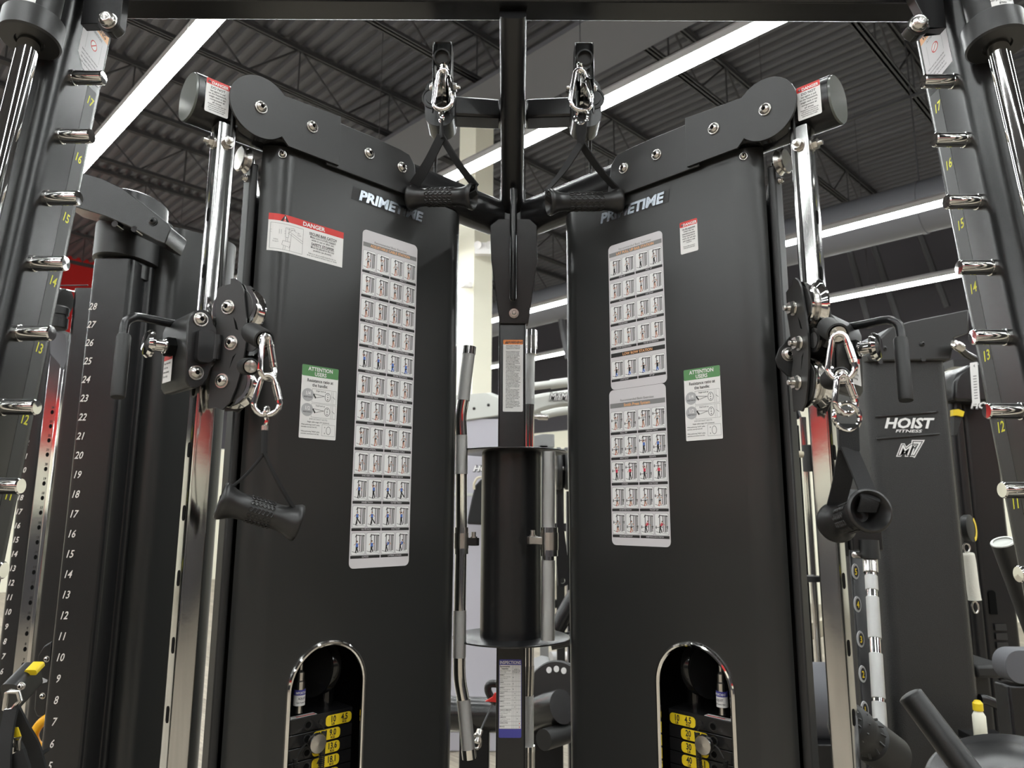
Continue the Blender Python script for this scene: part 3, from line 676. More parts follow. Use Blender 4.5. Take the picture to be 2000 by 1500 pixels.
# ---- crossing arm with the two high pulleys
Ym = 1.36
for s in (-1, 1):
    b = B()
    A = [at(884, 186, 1.33), at(978, 192, Ym), at(978, 229, Ym), at(872, 224, 1.33)]
    vs = [MX(s, p) for p in A] + [MX(s, p + V((0,.05,0))) for p in A]
    b.add(vs, [(0,1,2,3),(7,6,5,4),(0,4,5,1),(1,5,6,2),(2,6,7,3),(3,7,4,0)], 'powder'); arm_ = b.build('cross_arm', machine, bevel=.005)
    fe = XZ((0, 1.295, 0)); x0, z0 = fe.px(829, 246); x1, z1 = fe.px(889, 152)
    pts = rrect(x0, x1, z0, z1, .024, 6)
    if s > 0: pts = [(-x, z) for x, z in pts]
    b = B(); b.prism(fe, pts, -.055, 0, 'powder'); b.build('arm_end_tube', machine, bevel=.003, smooth=50)
    cx, cz = fe.px(846, 192); cx = cx if s < 0 else -cx
    b = B(); b.lathe(fe.at(cx, cz, 0), [(.022,0),(.022,.002),(.019,.0025),(.0185,.0005),(.014,.0005),(.0135,.0025),(.010,.0028),(0,.0028)], 'plate', 32); b.build('bushing', arm_)
    # pulley bracket
    Yp = 1.265; fp = XZ((0, Yp, 0)); xl, _ = fp.px(846, 160); xr, _ = fp.px(882, 160); zt_ = fp.px(865, 88)[1]; zl = fp.px(865, 228)[1]
    xc = (xl+xr)/2; hw_ = (xr-xl)/2; sg = -1 if s < 0 else 1; XC = xc if s < 0 else -xc
    b = B()
    side_pts = [(-.012, zl-.0), (-.006, zl+.004), (.030, zl+.05), (.034, zt_-.012), (.026, zt_), (-.010, zt_), (-.016, zt_-.010)]
    for xx in (-hw_, hw_-.003): b.prism(Fr((XC+xx, Yp, 0), (0,1,0), (0,0,1), (1,0,0)), side_pts, 0, .003, 'clear')
    b.box(Fr((XC, Yp, 0)), (-hw_, hw_), (-.010, .026), (zt_-.003, zt_), 'clear'); br = b.build('pulley_bracket', machine, bevel=.001)
    pz = fp.px(868, 168)[1]
    b = B(); b.lathe(Fr((XC, Yp+.012, pz), (0,1,0), (0,0,1), (1,0,0)), [(.008,-.011),(.036,-.010),(.040,-.009),(.034,0),(.040,.009),(.036,.010),(.008,.011)], 'chromerail', 36); b.build('pulley', br)
    b = B(); button(b, Fr((XC+sg*hw_, Yp+.005, pz), (0,1,0), (0,0,1), (sg,0,0)), .008); b.build('bolt', br)
    b = B(); button(b, Fr((XC-sg*hw_, Yp+.005, pz), (0,1,0), (0,0,1), (-sg,0,0)), .008, nut=True); b.build('nut', br)
    b = B(); st_ = V((XC, Yp-.018, fp.px(868, 122)[1])); b.lathe(axfr(st_ + V((0,.012,.002)), (0,-1,-.25)), [(.015,-.012),(.0165,-.006),(.0165,.012),(.013,.014),(.013,.006),(0,.006)], 'rubber', 28); b.build('cable_stop', br)
    b = B(); b.tube([V((XC, Yp+.03, pz)), MX(s, at(852, 262, 1.36)), MX(s, at(850, 330, 1.39)), MX(s, at(848, 392, 1.375))], .0032, 'rubber', 8); b.build('cable', machine)

# ---- Smith uprights, guide rods, pins
T7 = math.tan(radians(7))
def UY(z): return 1.195 + (z-2.25)*T7
for s in (-1, 1):
    side = 'left' if s < 0 else 'right'
    up = V((0, sin(radians(7)), cos(radians(7)))); o = V((s*.8175, UY(0), 0)); fu = Fr(o, (1,0,0), V((0,0,0)) + up.cross(V((1,0,0))), up)
    b = B(); b.prism(fu, rrect(-.0425,.0425,-.07,.07,.030,7), 0, 2.66, 'powder'); upr = b.build('smith_upright', machine, smooth=50)
    xi = s*.775
    inner = lambda y_, z_: V((xi - s*.0003, UY(z_) + y_, z_))
    fi_up = up; fi_r = V((0, 1, 0)) if s < 0 else V((0, -1, 0)); fi_r = (fi_r - up*fi_r.dot(up)).normalized()
    # number strip
    b = B(); fr = Fr(V((xi, UY(0), 0)), (0,1,0), up, (-s,0,0)); 
    b.box(Fr(V((xi,UY(0),0)), (0,1,0), up, (-s,0,0)), (.014,.041), (.3,2.28), (0,.0003), 'plate'); st = b.build('number_strip', upr)
    for k_ in range(-3, 7):
        z = 1.535 + .119*k_
        root = V((xi + s*.003, UY(z)-.029, z)); tip = V((s*.720, UY(z)-.029, z))
        b = B(); r = .0122; fr = axfr(root, (-s,0,0)); L_ = (tip-root).length
        b.lathe(fr, [(r+.0012,0),(r+.0012,.008),(r,.0085),(r,L_-.002),(r-.0015,L_),(0,L_+.0003)], 'chrome', 28); lab(b.build('bar_stop_pin', upr), 'chrome peg')
        zo = .026 if s > 0 else .019; c = V((xi, UY(z-zo)+.027, z-zo)); fr = Fr(c, fi_r, up, (-s,0,0))
        b = B(); b.text(fr, str(11+k_) if 11+k_ > 9 else '', .024, 'yelnum', .02, .15, 'CENTER', .8, .0006)
        if b.v: lab(b.build('number', upr), 'yellow number %d' % (11+k_))
    # chrome rod, collar and housing
    def RY(z): return 1.088 - (2.278-z)*T7
    b = B(); b.cyl(V((s*.80, RY(.15), .15)), V((s*.80, RY(2.5), 2.5)), .0165, 'chrome', 36); lab(b.build('smith_guide_rod', machine), 'polished chrome guide rod')
    fc = Fr(V((s*.80, RY(2.262), 2.262)), (1,0,0), V((0,0,0)) + up.cross(V((1,0,0))), up)
    b = B(); b.lathe(fc, [(.020,.004),(.022,0),(.043,0),(.046,.003),(.046,.042),(.043,.045),(.034,.046),(.034,.25)], 'plate', 48); col_ = b.build('rod_collar', machine, smooth=40)
    vs, fs = [], []
    b = B(); R_ = .0344; tx = 1
    th0 = .05 if s < 0 else -.05
    def cyl_p(a, h): return fc.o + up*(.046+h) + fc.x*(R_*sin(a)) - fc.y*(R_*cos(a)) * (1 if fc.y.y > 0 else -1)
    for i in range(8): a0_, a1_ = th0-.50+i*.125, th0-.50+(i+1)*.125; b.add([cyl_p(a0_, .006), cyl_p(a1_, .006), cyl_p(a1_, .05), cyl_p(a0_, .05)], [(0,1,2,3)], 'white')
    R_ = .0348
    for i, l in enumerate(['IMPORTANT', 'before each use and', 'after use, wipe rods', 'inspect and lubricate', 'with proper lubricant', 'grease']):
        sz = .0062 if i else .0085; vs, fs = glyphs(l, .015, 0, 'CENTER')
        b.add([cyl_p(th0 + x_*sz*.72/R_, .038 - i*.0058 + y_*sz) for x_, y_ in vs], fs, 'blue' if i == 0 else 'ink')
    lab(b.build('lubrication_sticker', col_), 'white sticker with small print')
    # warning sticker on the inner face
    fr = Fr(V((xi, UY(2.29)-.04, 2.288)), fi_r, up, (-s,0,0)); W, H = .074, .115
    if s > 0: fr = fr.at(-W-.004, 0)
    else: fr = fr.at(.010, 0)
    b = B(); b.prism(fr, [(0,.02),(.02,0),(W,0),(W,H),(0,H)], 0, .0003, 'greylab'); fill(b, fr, 0, W, H-.018, H, 'peach', .0004); b.text(fr.at(W/2, H-.014), 'WARNING', .013, 'ink', .02, 0, 'CENTER', .9, .0006)
    b.text(fr.at(W/2, H-.027), 'ATTENTION', .007, 'inkgrey', .02, 0, 'CENTER', 1, .0006)
    b.prism(fr, circ(W*.5, H*.55, .010, 18), .0004, .0004, 'redlab'); b.prism(fr, circ(W*.5, H*.55, .008, 18), .0005, .0005, 'white'); line(b, fr, (W*.42,H*.50), (W*.58,H*.60), .002, 'redlab', .0006)
    for x_ in (.2,.8): line(b, fr, (W*x_, H*.35), (W*x_, H*.72), .001, 'midgrey', .0005)
    for i, l in enumerate(['Before each use, ensure the bar', 'catch is positioned correctly and', 'fully engaged. Failure to do so', 'could cause the bar to drop and']): b.text(fr.at(.008, H*.28 - i*.008), l, .0052, 'ink', .01, 0, 'LEFT', .75, .0006)
    lab(b.build('warning_sticker', upr), 'orange-headed WARNING sticker with clipped corner')
    # lug and bolt of the top bar
    fl = XZ((0, 1.150, 0)); cx, cz = fl.px(213, 42); cx = cx if s < 0 else -cx
    b = B(); b.prism(fl, [(cx+s*.05, cz+.10), (cx+s*.05, cz-.005)] + [(cx + .020*cos(t), cz + .020*sin(t)) for t in [radians(a) for a in (range(190, 351, 16) if s > 0 else range(190, 351, 16))]] + [(cx-s*.02, cz+.10)], -.02, 0, 'powder'); lg = b.build('bar_lug', machine, bevel=.001)
    b = B(); b.prism(fl, rrect(cx-s*.006 if s > 0 else cx, cx if s > 0 else cx+.006, cz-.02, cz+.02, .001), -.02, -.004, 'plate')
    b.lathe(fl.at(cx, cz, 0), [(.0155,0),(.0155,.002),(.0135,.0025),(.0135,.010),(.010,.014),(.006,.015),(0,.013)], 'steel', 24); b.build('bolt', lg)
b = B(); zb = at(1000, 43, 1.23).z; b.box(WF, (-.775,.775), (1.17,1.23), (zb, zb+.09), 'powder'); b.build('top_bar', machine, bevel=.006)
b = B(); b.box(WF, (-.9,.9), (1.46,1.54), (0,.06), 'powder')
for s in (-1,1): b.box(WF, (s*.8175-.045, s*.8175+.045), (.6,1.6), (0,.05), 'powder')
b.build('floor_frame', machine, bevel=.005)
# ================================================================== things that hang, slide or rest on the machine
def carabiner(b, top, bot, width, nrm, r=.0042, m='chrome'):
    """pear-shaped snap link from its narrow top to its wide bottom"""
    top, bot = V(top), V(bot); ax_ = (top-bot); L_ = ax_.length; y = ax_.normalized(); n = V(nrm); n = (n - y*n.dot(y)).normalized(); x = y.cross(n)
    fr = Fr(bot, x, y, n); w1, w2 = width*.27, width/2; pts = []
    for i in range(9): t = pi + pi*i/8; pts.append((w2*cos(t), w2 + w2*sin(t)))
    for i in range(9): t = pi*i/8; pts.append((w1*cos(t), L_-w1 + w1*sin(t)))
    P3 = [fr.p(px_, py_) for px_, py_ in pts]
    b.tube(P3, r, m, 12, closed=True)
    a, c = fr.p(*pts[9]), fr.p(*pts[8])                               # gate with its pivot and slot
    d_ = (a-c); b.tube([c + d_*.12, c + d_*.15, c + d_*.86, c + d_*.9], [r*.9, r*1.3, r*1.3, r*.9], m, 12)
    b.cyl(c + d_*.22 - n*r*1.5, c + d_*.22 + n*r*1.5, r*.45, 'steel', 8)
    for q in (.30, .80): b.tube([c + d_*(q-.004), c + d_*(q+.004)], r*1.42, 'hole', 12)
def grip(a, c, parent, r=.0165, bumps=True, seed=0):
    """rubber hand grip from point a to point c with flared, hollow ends"""
    a, c = V(a), V(c); fr = axfr(a, c-a); L_ = (c-a).length
    b = B(); b.lathe(fr, [(r*.55, .028), (r*.75, .012), (r*1.32, -.001), (r*1.45, 0), (r*1.5, .003), (r*1.40, .008), (r*1.18, .015), (r*1.06, .022), (r, .032), (r*1.04, L_/2), (r, L_-.032),
        (r*1.06, L_-.022), (r*1.18, L_-.015), (r*1.40, L_-.008), (r*1.5, L_-.003), (r*1.45, L_), (r*1.32, L_+.001), (r*.75, L_-.012), (r*.55, L_-.028)], 'grip', 40)
    n1, n2 = 6, 12
    for i in range(n1):
        for j in range(n2):
            h = .036 + (L_-.072)*(i+.5)/n1; t0 = 2*pi*(j + .5*(i % 2)*0)/n2; e = []
            for q in range(10):
                t = 2*pi*q/10; aa = t0 + sin(t)*.17; hh = h + cos(t)*(L_-.072)/n1*.42; rr = r*1.05
                e.append(fr.p(rr*cos(aa), rr*sin(aa), hh))
            b.tube(e, .0008, 'grip', 5, closed=True)
    g = b.build('grip', parent, smooth=50)
    return fr, L_

# ---- the two stirrup handles hanging from the high pulleys
def high_handle(s, label):
    k = -1 if s < 0 else 1
    if s < 0: top, ct, cb = (867,131), (866,140), (865,212); ring = (862,228); fork = (862,270); A = at(801,386,1.300); C = at(924,384,1.262); wA, wC = at(806,366,1.300), at(931,366,1.262); wid = .036
    else: top, ct, cb = (1133,131), (1134,140), (1135,214); ring = (1136,232); fork = (1135,284); A = at(1072,395,1.270); C = at(1211,393,1.300); wA, wC = at(1066,374,1.270), at(1208,374,1.300); wid = .040
    Y = 1.232
    t = thing('snap_link', at(*cb, Y), 'polished pear-shaped snap link hooked on the ' + ('left' if s < 0 else 'right') + ' high pulley', 'carabiner')
    b = B(); carabiner(b, at(ct[0], ct[1]-4, Y+.004), at(cb[0], cb[1]+2, Y-.004), wid, (k*.15, -1, .2)); b.build('body', t)
    b = B(); c_ = at(top[0], top[1]+2, Y+.006); b.tube([c_ + V((.0055*sin(q)*.9, .004*sin(q), .0095*cos(q))) for q in [2*pi*i/16 for i in range(16)]], .0026, 'chrome', 8, closed=True); b.build('cable_eye', t)
    t = thing('stirrup_handle', (A+C)/2, label, 'cable handle')
    grip(A, C, t)
    b = B(); rc = at(*ring, Y); w = .011 if s > 0 else .004
    b.tube([rc + V((w*cos(q), -.004*cos(q), .0135*sin(q)+.004)) for q in [2*pi*i/20 for i in range(20)]], .0028, 'chrome', 8, closed=True); lab(b.build('d_ring', t), 'chrome ring')
    fk = at(*fork, Y+.01); b = B()
    ww = (.9, -.5, 0) if s > 0 else (.25, -1, 0)
    b.ribbon([rc+V((0,0,-.006)), (rc+fk)/2, fk], [ww, ww, (.5,-1,0)], [.020,.020,.018], .003, 'strap')
    for a_, e_, bend, wd in ((fk, wA, V((0,.0,-.004)), (.8,-.6,.5)), (fk, wC, V((0,0,-.004)), (.35,-1,.2) if s < 0 else (.8,-.6,-.5))):
        mid = (a_+e_)/2 + bend; b.ribbon(smoothpath([a_ + V((0,0,.004)), mid, e_], 5), V(wd), .020, .0022, 'strap')
    for e_, g_ in ((wA, A), (wC, C)):
        b.ribbon([e_, e_*.5+g_*.5 + (g_-(A+C)/2).normalized()*.003, g_ + ((A+C)/2-g_)*.12], V((0,-1,.2)), .018, .0022, 'strap')
    b.build('strap', t)
high_handle(-1, 'black rubber stirrup handle hanging left of the centre beam')
high_handle(1, 'black rubber stirrup handle hanging right of the centre beam')

# ---- sliding carriages with swivelling pulley brackets
ZP = lambda x, y: (280 + x*.22663, 520 + y*.22667)
HOUS = [ZP(*p) for p in ((375,800),(385,480),(410,420),(450,382),(500,370),(555,385),(590,430),(606,500),(655,560),(655,640),(640,720),(600,800),(585,880),(555,960),(515,1020),(470,1045),(400,1040),(372,990))]
BRK = [ZP(*p) for p in ((640,190),(685,168),(750,152),(752,108),(795,104),(835,140),(862,200),(884,420),(886,600),(878,700),(845,880),(800,1040),(745,1170),(680,1238),(655,1228),(625,1218),(560,1224),(572,1000),(592,890),(635,790),(636,620),(625,400))]
def carriage(s, label):
    f = TF(s); hv = .030
    t = thing('pulley_carriage', f.p(-.063, 1.70, .0), label, 'pulley carriage')
    pts = [TL.px(x, y, hv) for x, y in HOUS]
    b = B(); b.prism(f, pts, -.068, hv-.003, 'plate'); hs = b.build('housing', t, bevel=.006)
    b = B(); b.prism(f, pts, hv-.002, hv, 'powder'); fp_ = b.build('housing_plate', t, bevel=.001)
    for x, y in ((392,624), (383,728)):
        u, z = TL.px(x, y, hv); b = B(); button(b, f.at(u, z, hv), .0085); b.build('bolt', fp_)
    u, z = TL.px(397, 678, hv); b = B(); b.prism(f, rrect(u-.012, u+.010, z-.024, z+.024, .006), hv, hv+.012, 'powder'); b.build('hinge_block', t, bevel=.002)
    u2, z2 = TL.px(418, 680, hv); b = B(); b.cyl(f.p(u2, z2-.018, hv+.006), f.p(u2, z2+.018, hv+.006), .008, 'powder', 16); b.build('hinge_pin', t)
    # pop pin
    uo = min(p[0] for p in pts); q = f.p(uo, TL.px(345, 677, -.01)[1], -.02); fr = axfr(q, -f.x)
    b = B(); b.prism(fr, circ(0,0,.015,6), -.002, .010, 'hole'); b.lathe(fr, [(.011,.007),(.011,.013),(.009,.014),(.009,.026),(.014,.029),(.020,.030),(.0205,.034),(.017,.038),(0,.040)], 'chrome', 32); lab(b.build('pop_pin_knob', t), 'chrome pull knob')
    # L-shaped lever
    p = [MX(s, at(x, y, Y)) for x, y, Y in ((354,634,1.075),(330,631,1.055),(275,620,1.005),(258,621,.992),(246,629,.986),(242,643,.983),(240,662,.981))]
    b = B(); b.tube(smoothpath(p, 5), .0062, 'powder', 14); b.cyl(p[0], p[0] + (p[0]-p[1]).normalized()*.02, .009, 'powder', 14); lv = b.build('lever', t, smooth=60)
    b = B(); e0, e1 = MX(s, at(242,655,.983)), MX(s, at(230,776,.965)); b.tube([e0, e0+(e1-e0)*.03, e0+(e1-e0)*.97, e1], [.0085,.0092,.0095,.0088], 'rubber', 20); b.build('lever_grip', lv, smooth=50)
    # small sticker on the housing flank
    fs_ = axfr(f.p(uo-.0003, 1.69, -.02), -f.x); fs_ = Fr(f.p(uo-.0004, TL.px(352, 745, -.01)[1], -.005 if s < 0 else -.035), f.z if s < 0 else -f.z, f.y, -f.x)
    fs_ = Fr(f.p(uo-.0004, TL.px(352,745,-.01)[1], -.048 if s < 0 else -.015), f.z if s < 0 else -f.z, f.y, -f.x)
    b = B(); b.prism(fs_, rrect(0,.032,0,.04,.001), 0, .0003, 'white'); fill(b, fs_, 0, .032, .033, .04, 'redlab', .0004)
    for i, l in enumerate(['Keep hands clear', 'of this area', 'when adjusting', 'the carriage.']): b.text(fs_.at(.002, .027-.0065*i), l, .005, 'ink', .01, 0, 'LEFT', .7, .0005)
    b.build('small_sticker', hs)
    # swivelling bracket
    al = radians(15) if s < 0 else radians(84)
    zc_ = TL.px(425, 670, hv)[1]
    BL = Fr(at(424, 672, 1.03), (cos(radians(15)), -sin(radians(15)), 0), (0,0,1), (-sin(radians(15)), -cos(radians(15)), 0))
    org = BL.o if s < 0 else at(1546, 678, 1.035)
    BF = Fr(org, (cos(al), -sin(al), 0), (0,0,1), (-sin(al), -cos(al), 0))
    loc = [BL.px(x, y) for x, y in BRK]
    for dz, nm in ((0, 0), (-.036, 1)):
        b = B(); b.prism(BF, loc, dz-.003, dz, 'plate')
        # rolled front edge
        edge = [q_ for q_ in loc if q_[0] > .045]; 
        if nm == 0:
            for tri in (((776,435),(800,480),(818,552),(795,540)), ((802,748),(775,800),(738,890),(770,780))):
                b.prism(BF, [BL.px(*ZP(*q_)) for q_ in tri], dz+.0001, dz+.0003, 'hole')
        pl = b.build('bracket_plate', t, bevel=.0015)
        if nm == 0:
            for x, y in ((446,600), (452,670), (434,744)):
                u, z = BL.px(x, y); b = B(); button(b, BF.at(u, z, 0), .0088, nut=(s > 0)); b.build('bolt', pl)
    for x, y, r in ((446,600,.037), (434,744,.037), (462,672,.017)):
        u, z = BL.px(x, y); b = B(); o_ = .006 if r > .02 else .020
        b.lathe(BF.at(u+o_, z, -.018), [(.008,-.013),(r-.012,-.012),(r,-.013),(r,-.010),(r-.006,-.004),(r-.008,0),(r-.006,.004),(r,.010),(r,.013),(r-.012,.012),(.008,.013)], 'chrome' if r > .02 else 'clear', 48)
        for q_ in (-.0132, .0122): b.lathe(BF.at(u+o_, z, -.018), [(.009,q_),(r-.006,q_),(r-.006,q_+.001),(.009,q_+.001)], 'plate', 40)
        b.build('pulley', t)
        if r > .02:
            b = B(); b.lathe(BF.at(u+o_, z, -.018), [(r-.0055,-.0035),(r-.004,0),(r-.0055,.0035)], 'steel', 48); b.build('cable', t)
    if s > 0:
        fq = XZ((0, 1.055, 0)); b = B(); b.prism(fq, [fq.px(*p_) for p_ in ((1562,646),(1545,655),(1522,680),(1515,700),(1520,716),(1538,733),(1568,745))], -.004, 0, 'plate'); pv = b.build('pivot_plate', t, bevel=.001)
        u, z = fq.px(1540, 692); b = B(); button(b, fq.at(u, z), .0085); b.build('bolt', pv)
    # cable stops
    if s < 0: st = [(at(492,650,.985), at(516,664,.962), .0145), (at(480,716,.99), at(489,716,.972), .012)]
    else: st = [(at(1618,640,.955), at(1636,652,.925), .0145), (at(1622,742,.955), at(1643,736,.925), .0135)]
    for i, (p0, p1, r) in enumerate(st):
        b = B(); fr = axfr(p0, p1-p0); L_ = (p1-p0).length
        b.lathe(fr, [(r*.5,-.010),(r*.9,-.006),(r,0),(r,L_),(r*.85,L_+.001),(r*.8,L_-.004),(0,L_-.004)], 'rubber', 28); b.lathe(fr, [(r*.74,L_-.004),(r*.72,L_+.002),(r*.4,L_+.003),(0,L_+.003)], 'steel', 20)
        b.build('cable_stop', t, smooth=50)
    return t
carriage(-1, 'black pulley carriage with crank lever on the left chrome rail')
carriage(1, 'black pulley carriage turned towards the viewer on the right chrome rail')

def snaplink(label, parts, grp=None):
    t = thing('snap_link', V(parts[0][1]), label, 'carabiner', grp)
    for tp, bt, w_, n_ in parts:
        b = B(); carabiner(b, tp, bt, w_, n_, .0038); b.build('body', t)
    return t
snaplink('upper snap link on the left carriage, narrow end up at the cable stop', [(at(519,655,.955), at(523,741,.955), .024, (.85,-.5,.1))])
snaplink('lower snap link on the left carriage, carrying the rope handle', [(at(523,732,.950), at(520,811,.950), .033, (.25,-1,0))])
snaplink('upper snap link on the right carriage, hooked below the nose of the pulleys', [(at(1638,652,.905), at(1645,742,.905), .032, (-.5,-1,0))])
snaplink('lower snap link on the right carriage, holding the wide strap ring', [(at(1644,732,.90), at(1654,809,.90), .032, (.3,-1,0))])
def side_handles():
    # left: cord handle
    A, C = at(430,977,.945), at(583,1022,.985)
    t = thing('stirrup_handle', (A+C)/2, 'black rubber stirrup handle on a thin cord hanging from the left carriage', 'cable handle'); grip(A, C, t)
    b = B(); c0_ = at(518,808,.950); c1_ = at(517,836,.950)
    b.tube([c0_, (c0_+c1_)/2 + V((.003,0,0)), c1_], .003, 'chrome', 8); b.tube([c0_ + V((0,0,.002)) + V((.002, .007*cos(q), .007*sin(q))) for q in [2*pi*i/14 for i in range(14)]], .0024, 'chrome', 8, closed=True)
    b.lathe(Fr(c1_), [(0,-.006),(.0045,-.003),(.0045,.003),(0,.006)], 'steel', 12); lab(b.build('swivel_eye', t), 'chrome swivel eye')
    fk = at(516,886,.95)
    b = B(); b.tube([c1_, (c1_+fk)/2, fk], .0042, 'strap', 8); b.tube(smoothpath([fk, at(480,928,.948), at(440,962,.945), at(432,975,.945), A+(C-A)*.12], 4), .0022, 'strap', 8)
    b.ribbon(smoothpath([fk, at(545,945,.96), at(578,1000,.98), at(583,1012,.984), C+(A-C)*.10], 4), (.5,-1,.2), .009, .0035, 'strap'); b.build('cord', t)
    # right: wide strap handle
    A, C = at(1700,997,.845), at(1633,1021,.945)
    t = thing('stirrup_handle', (A+C)/2, 'black rubber stirrup handle on a wide strap below the right carriage', 'cable handle'); grip(A, C, t, .0172)
    b = B(); rc = at(1654,814,.90); b.tube([rc + V((.016*cos(q), 0, .013*sin(q)*1.3)) for q in [2*pi*i/22 for i in range(22)]], .0032, 'chrome', 10, closed=True); lab(b.build('d_ring', t), 'chrome ring')
    b = B(); k0 = at(1657,828,.90); k1 = at(1659,880,.90)
    b.ribbon([k0, (k0+k1)/2, k1], (1,-.1,0), .0235, .0042, 'strap')
    b.ribbon(smoothpath([k1+V((0,0,.003)), at(1680,925,.875), at(1697,968,.852), at(1699,978,.848), A+(C-A)*.1], 5), (1,.15,-.1), .0225, .0022, 'strap')
    b.ribbon(smoothpath([k1+V((0,.003,.003)), at(1645,940,.92), at(1631,1000,.945), C+(A-C)*.08], 5), (1,-.2,.2), .0235, .0022, 'strap'); b.build('strap', t)
side_handles()

# ---- attachment bars stored round the drum
def bar(label, segs, name='attachment_bar', bracket=None, bolt=None, cat='bar'):
    t = thing(name, V(segs[0][0][0]), label, cat)
    for pts, r, m, nm in segs: b = B(); b.tube(pts, r, m, 24); b.build(nm, t)
    if bracket:
        a, c, m = bracket; b = B(); fr = axfr(a, c-a); L_ = (c-a).length
        b.box(fr, (-.011,.011), (-.007,.007), (0,L_), m); b.lathe(Fr(c - V((0,0,.0075))), [(.011,0),(.011,.015)], m, 20); o_ = b.build('swivel_arm', t, bevel=.001)
        b = B(); b.lathe(Fr(c + V((0,0,.007))), [(.007,0),(.007,.003),(.0045,.003),(.0045,.012),(0,.012)], 'steel', 14); b.build('bolt', o_)
    return t
Yb = 1.46
def pth(L_, Y=Yb): return [at(x, y, Y) for x, y in L_]
def lin(p0, p1): return [p0, p1]
segs = [(smoothpath(pth([(917,681),(910,735),(905,782)]),3), .0128, 'knurl', 'knurled_grip'), (pth([(917,677),(915.5,692)]), .0136, 'chrome', 'end_cap'),
        (smoothpath(pth([(905,782),(900,815),(901,850)]),4), .0118, 'chrome', 'bend'), (pth([(901,850),(901,926)]), .0124, 'knurl', 'knurled_grip'),
        (pth([(901,926),(901,1035)]), .0112, 'chrome', 'shaft'), (pth([(901,1030),(901,1041)]), .0135, 'chrome', 'collar'), (pth([(901,1041),(901,1071)]), .0142, 'steel', 'sleeve'), (pth([(901,1071),(901,1082)]), .0135, 'chrome', 'collar'),
        (pth([(900,1082),(898,1192)]), .0112, 'chrome', 'shaft'), (pth([(898,1192),(897,1284)]), .0124, 'knurl', 'knurled_grip'), (smoothpath(pth([(897,1284),(898,1325),(905,1366)]),4), .0118, 'chrome', 'bend'),
        (pth([(905,1366),(915,1465)]), .0128, 'knurl', 'knurled_grip'), (pth([(915,1462),(917,1481)]), .0136, 'chrome', 'end_cap')]
bar('long cambered chrome curl bar standing at the left of the storage drum', segs, 'curl_bar', (at(903,1056,Yb), at(925,1058,Yb+.01), 'powder'))
Yc = 1.43
segs = [(pth([(1072,882),(1071,1034)], Yc), .0128, 'knurl', 'knurled_grip'), (pth([(1073,1030),(1073,1040)], Yc), .0160, 'chrome', 'collar'), (pth([(1073,1040),(1073,1074)], Yc), .0172, 'steel', 'sleeve'),
        (pth([(1073,1074),(1073,1086)], Yc), .0160, 'chrome', 'collar'), (pth([(1071,1086),(1071,1096)], Yc), .0115, 'chrome', 'shaft'), (pth([(1071,1094),(1070,1250)], Yc), .0130, 'knurl', 'knurled_grip')]
bar('short straight knurled bar clamped to the right front of the storage drum', segs, 'straight_bar', (at(1065,1056,Yc), at(1040,1055,Yc+.012), 'steel'))
Yd = 1.66
segs = [(pth([(1037,646),(1037,657)], Yd), .0150, 'chrome', 'end_cap'), (pth([(1037,657),(1037,683)], Yd), .0146, 'steel', 'sleeve'), (pth([(1037,683),(1037,692)], Yd), .0145, 'chrome', 'collar'),
        (pth([(1035,692),(1034,790)], Yd), .0115, 'knurl', 'knurled_grip'), (pth([(1034,790),(1033,1300)], Yd), .0110, 'chrome', 'shaft'), (pth([(1033,1300),(1031,1358)], Yd), .0118, 'steel', 'sleeve'),
        (pth([(1031,1358),(1031,1456)], Yd), .0125, 'knurl', 'knurled_grip'), (pth([(1031,1456),(1031,1466)], Yd), .0150, 'chrome', 'collar'), (pth([(1031,1466),(1031,1530)], Yd), .0146, 'steel', 'sleeve')]
bar('tall straight chrome bar standing behind the centre mast', segs, 'lat_bar')

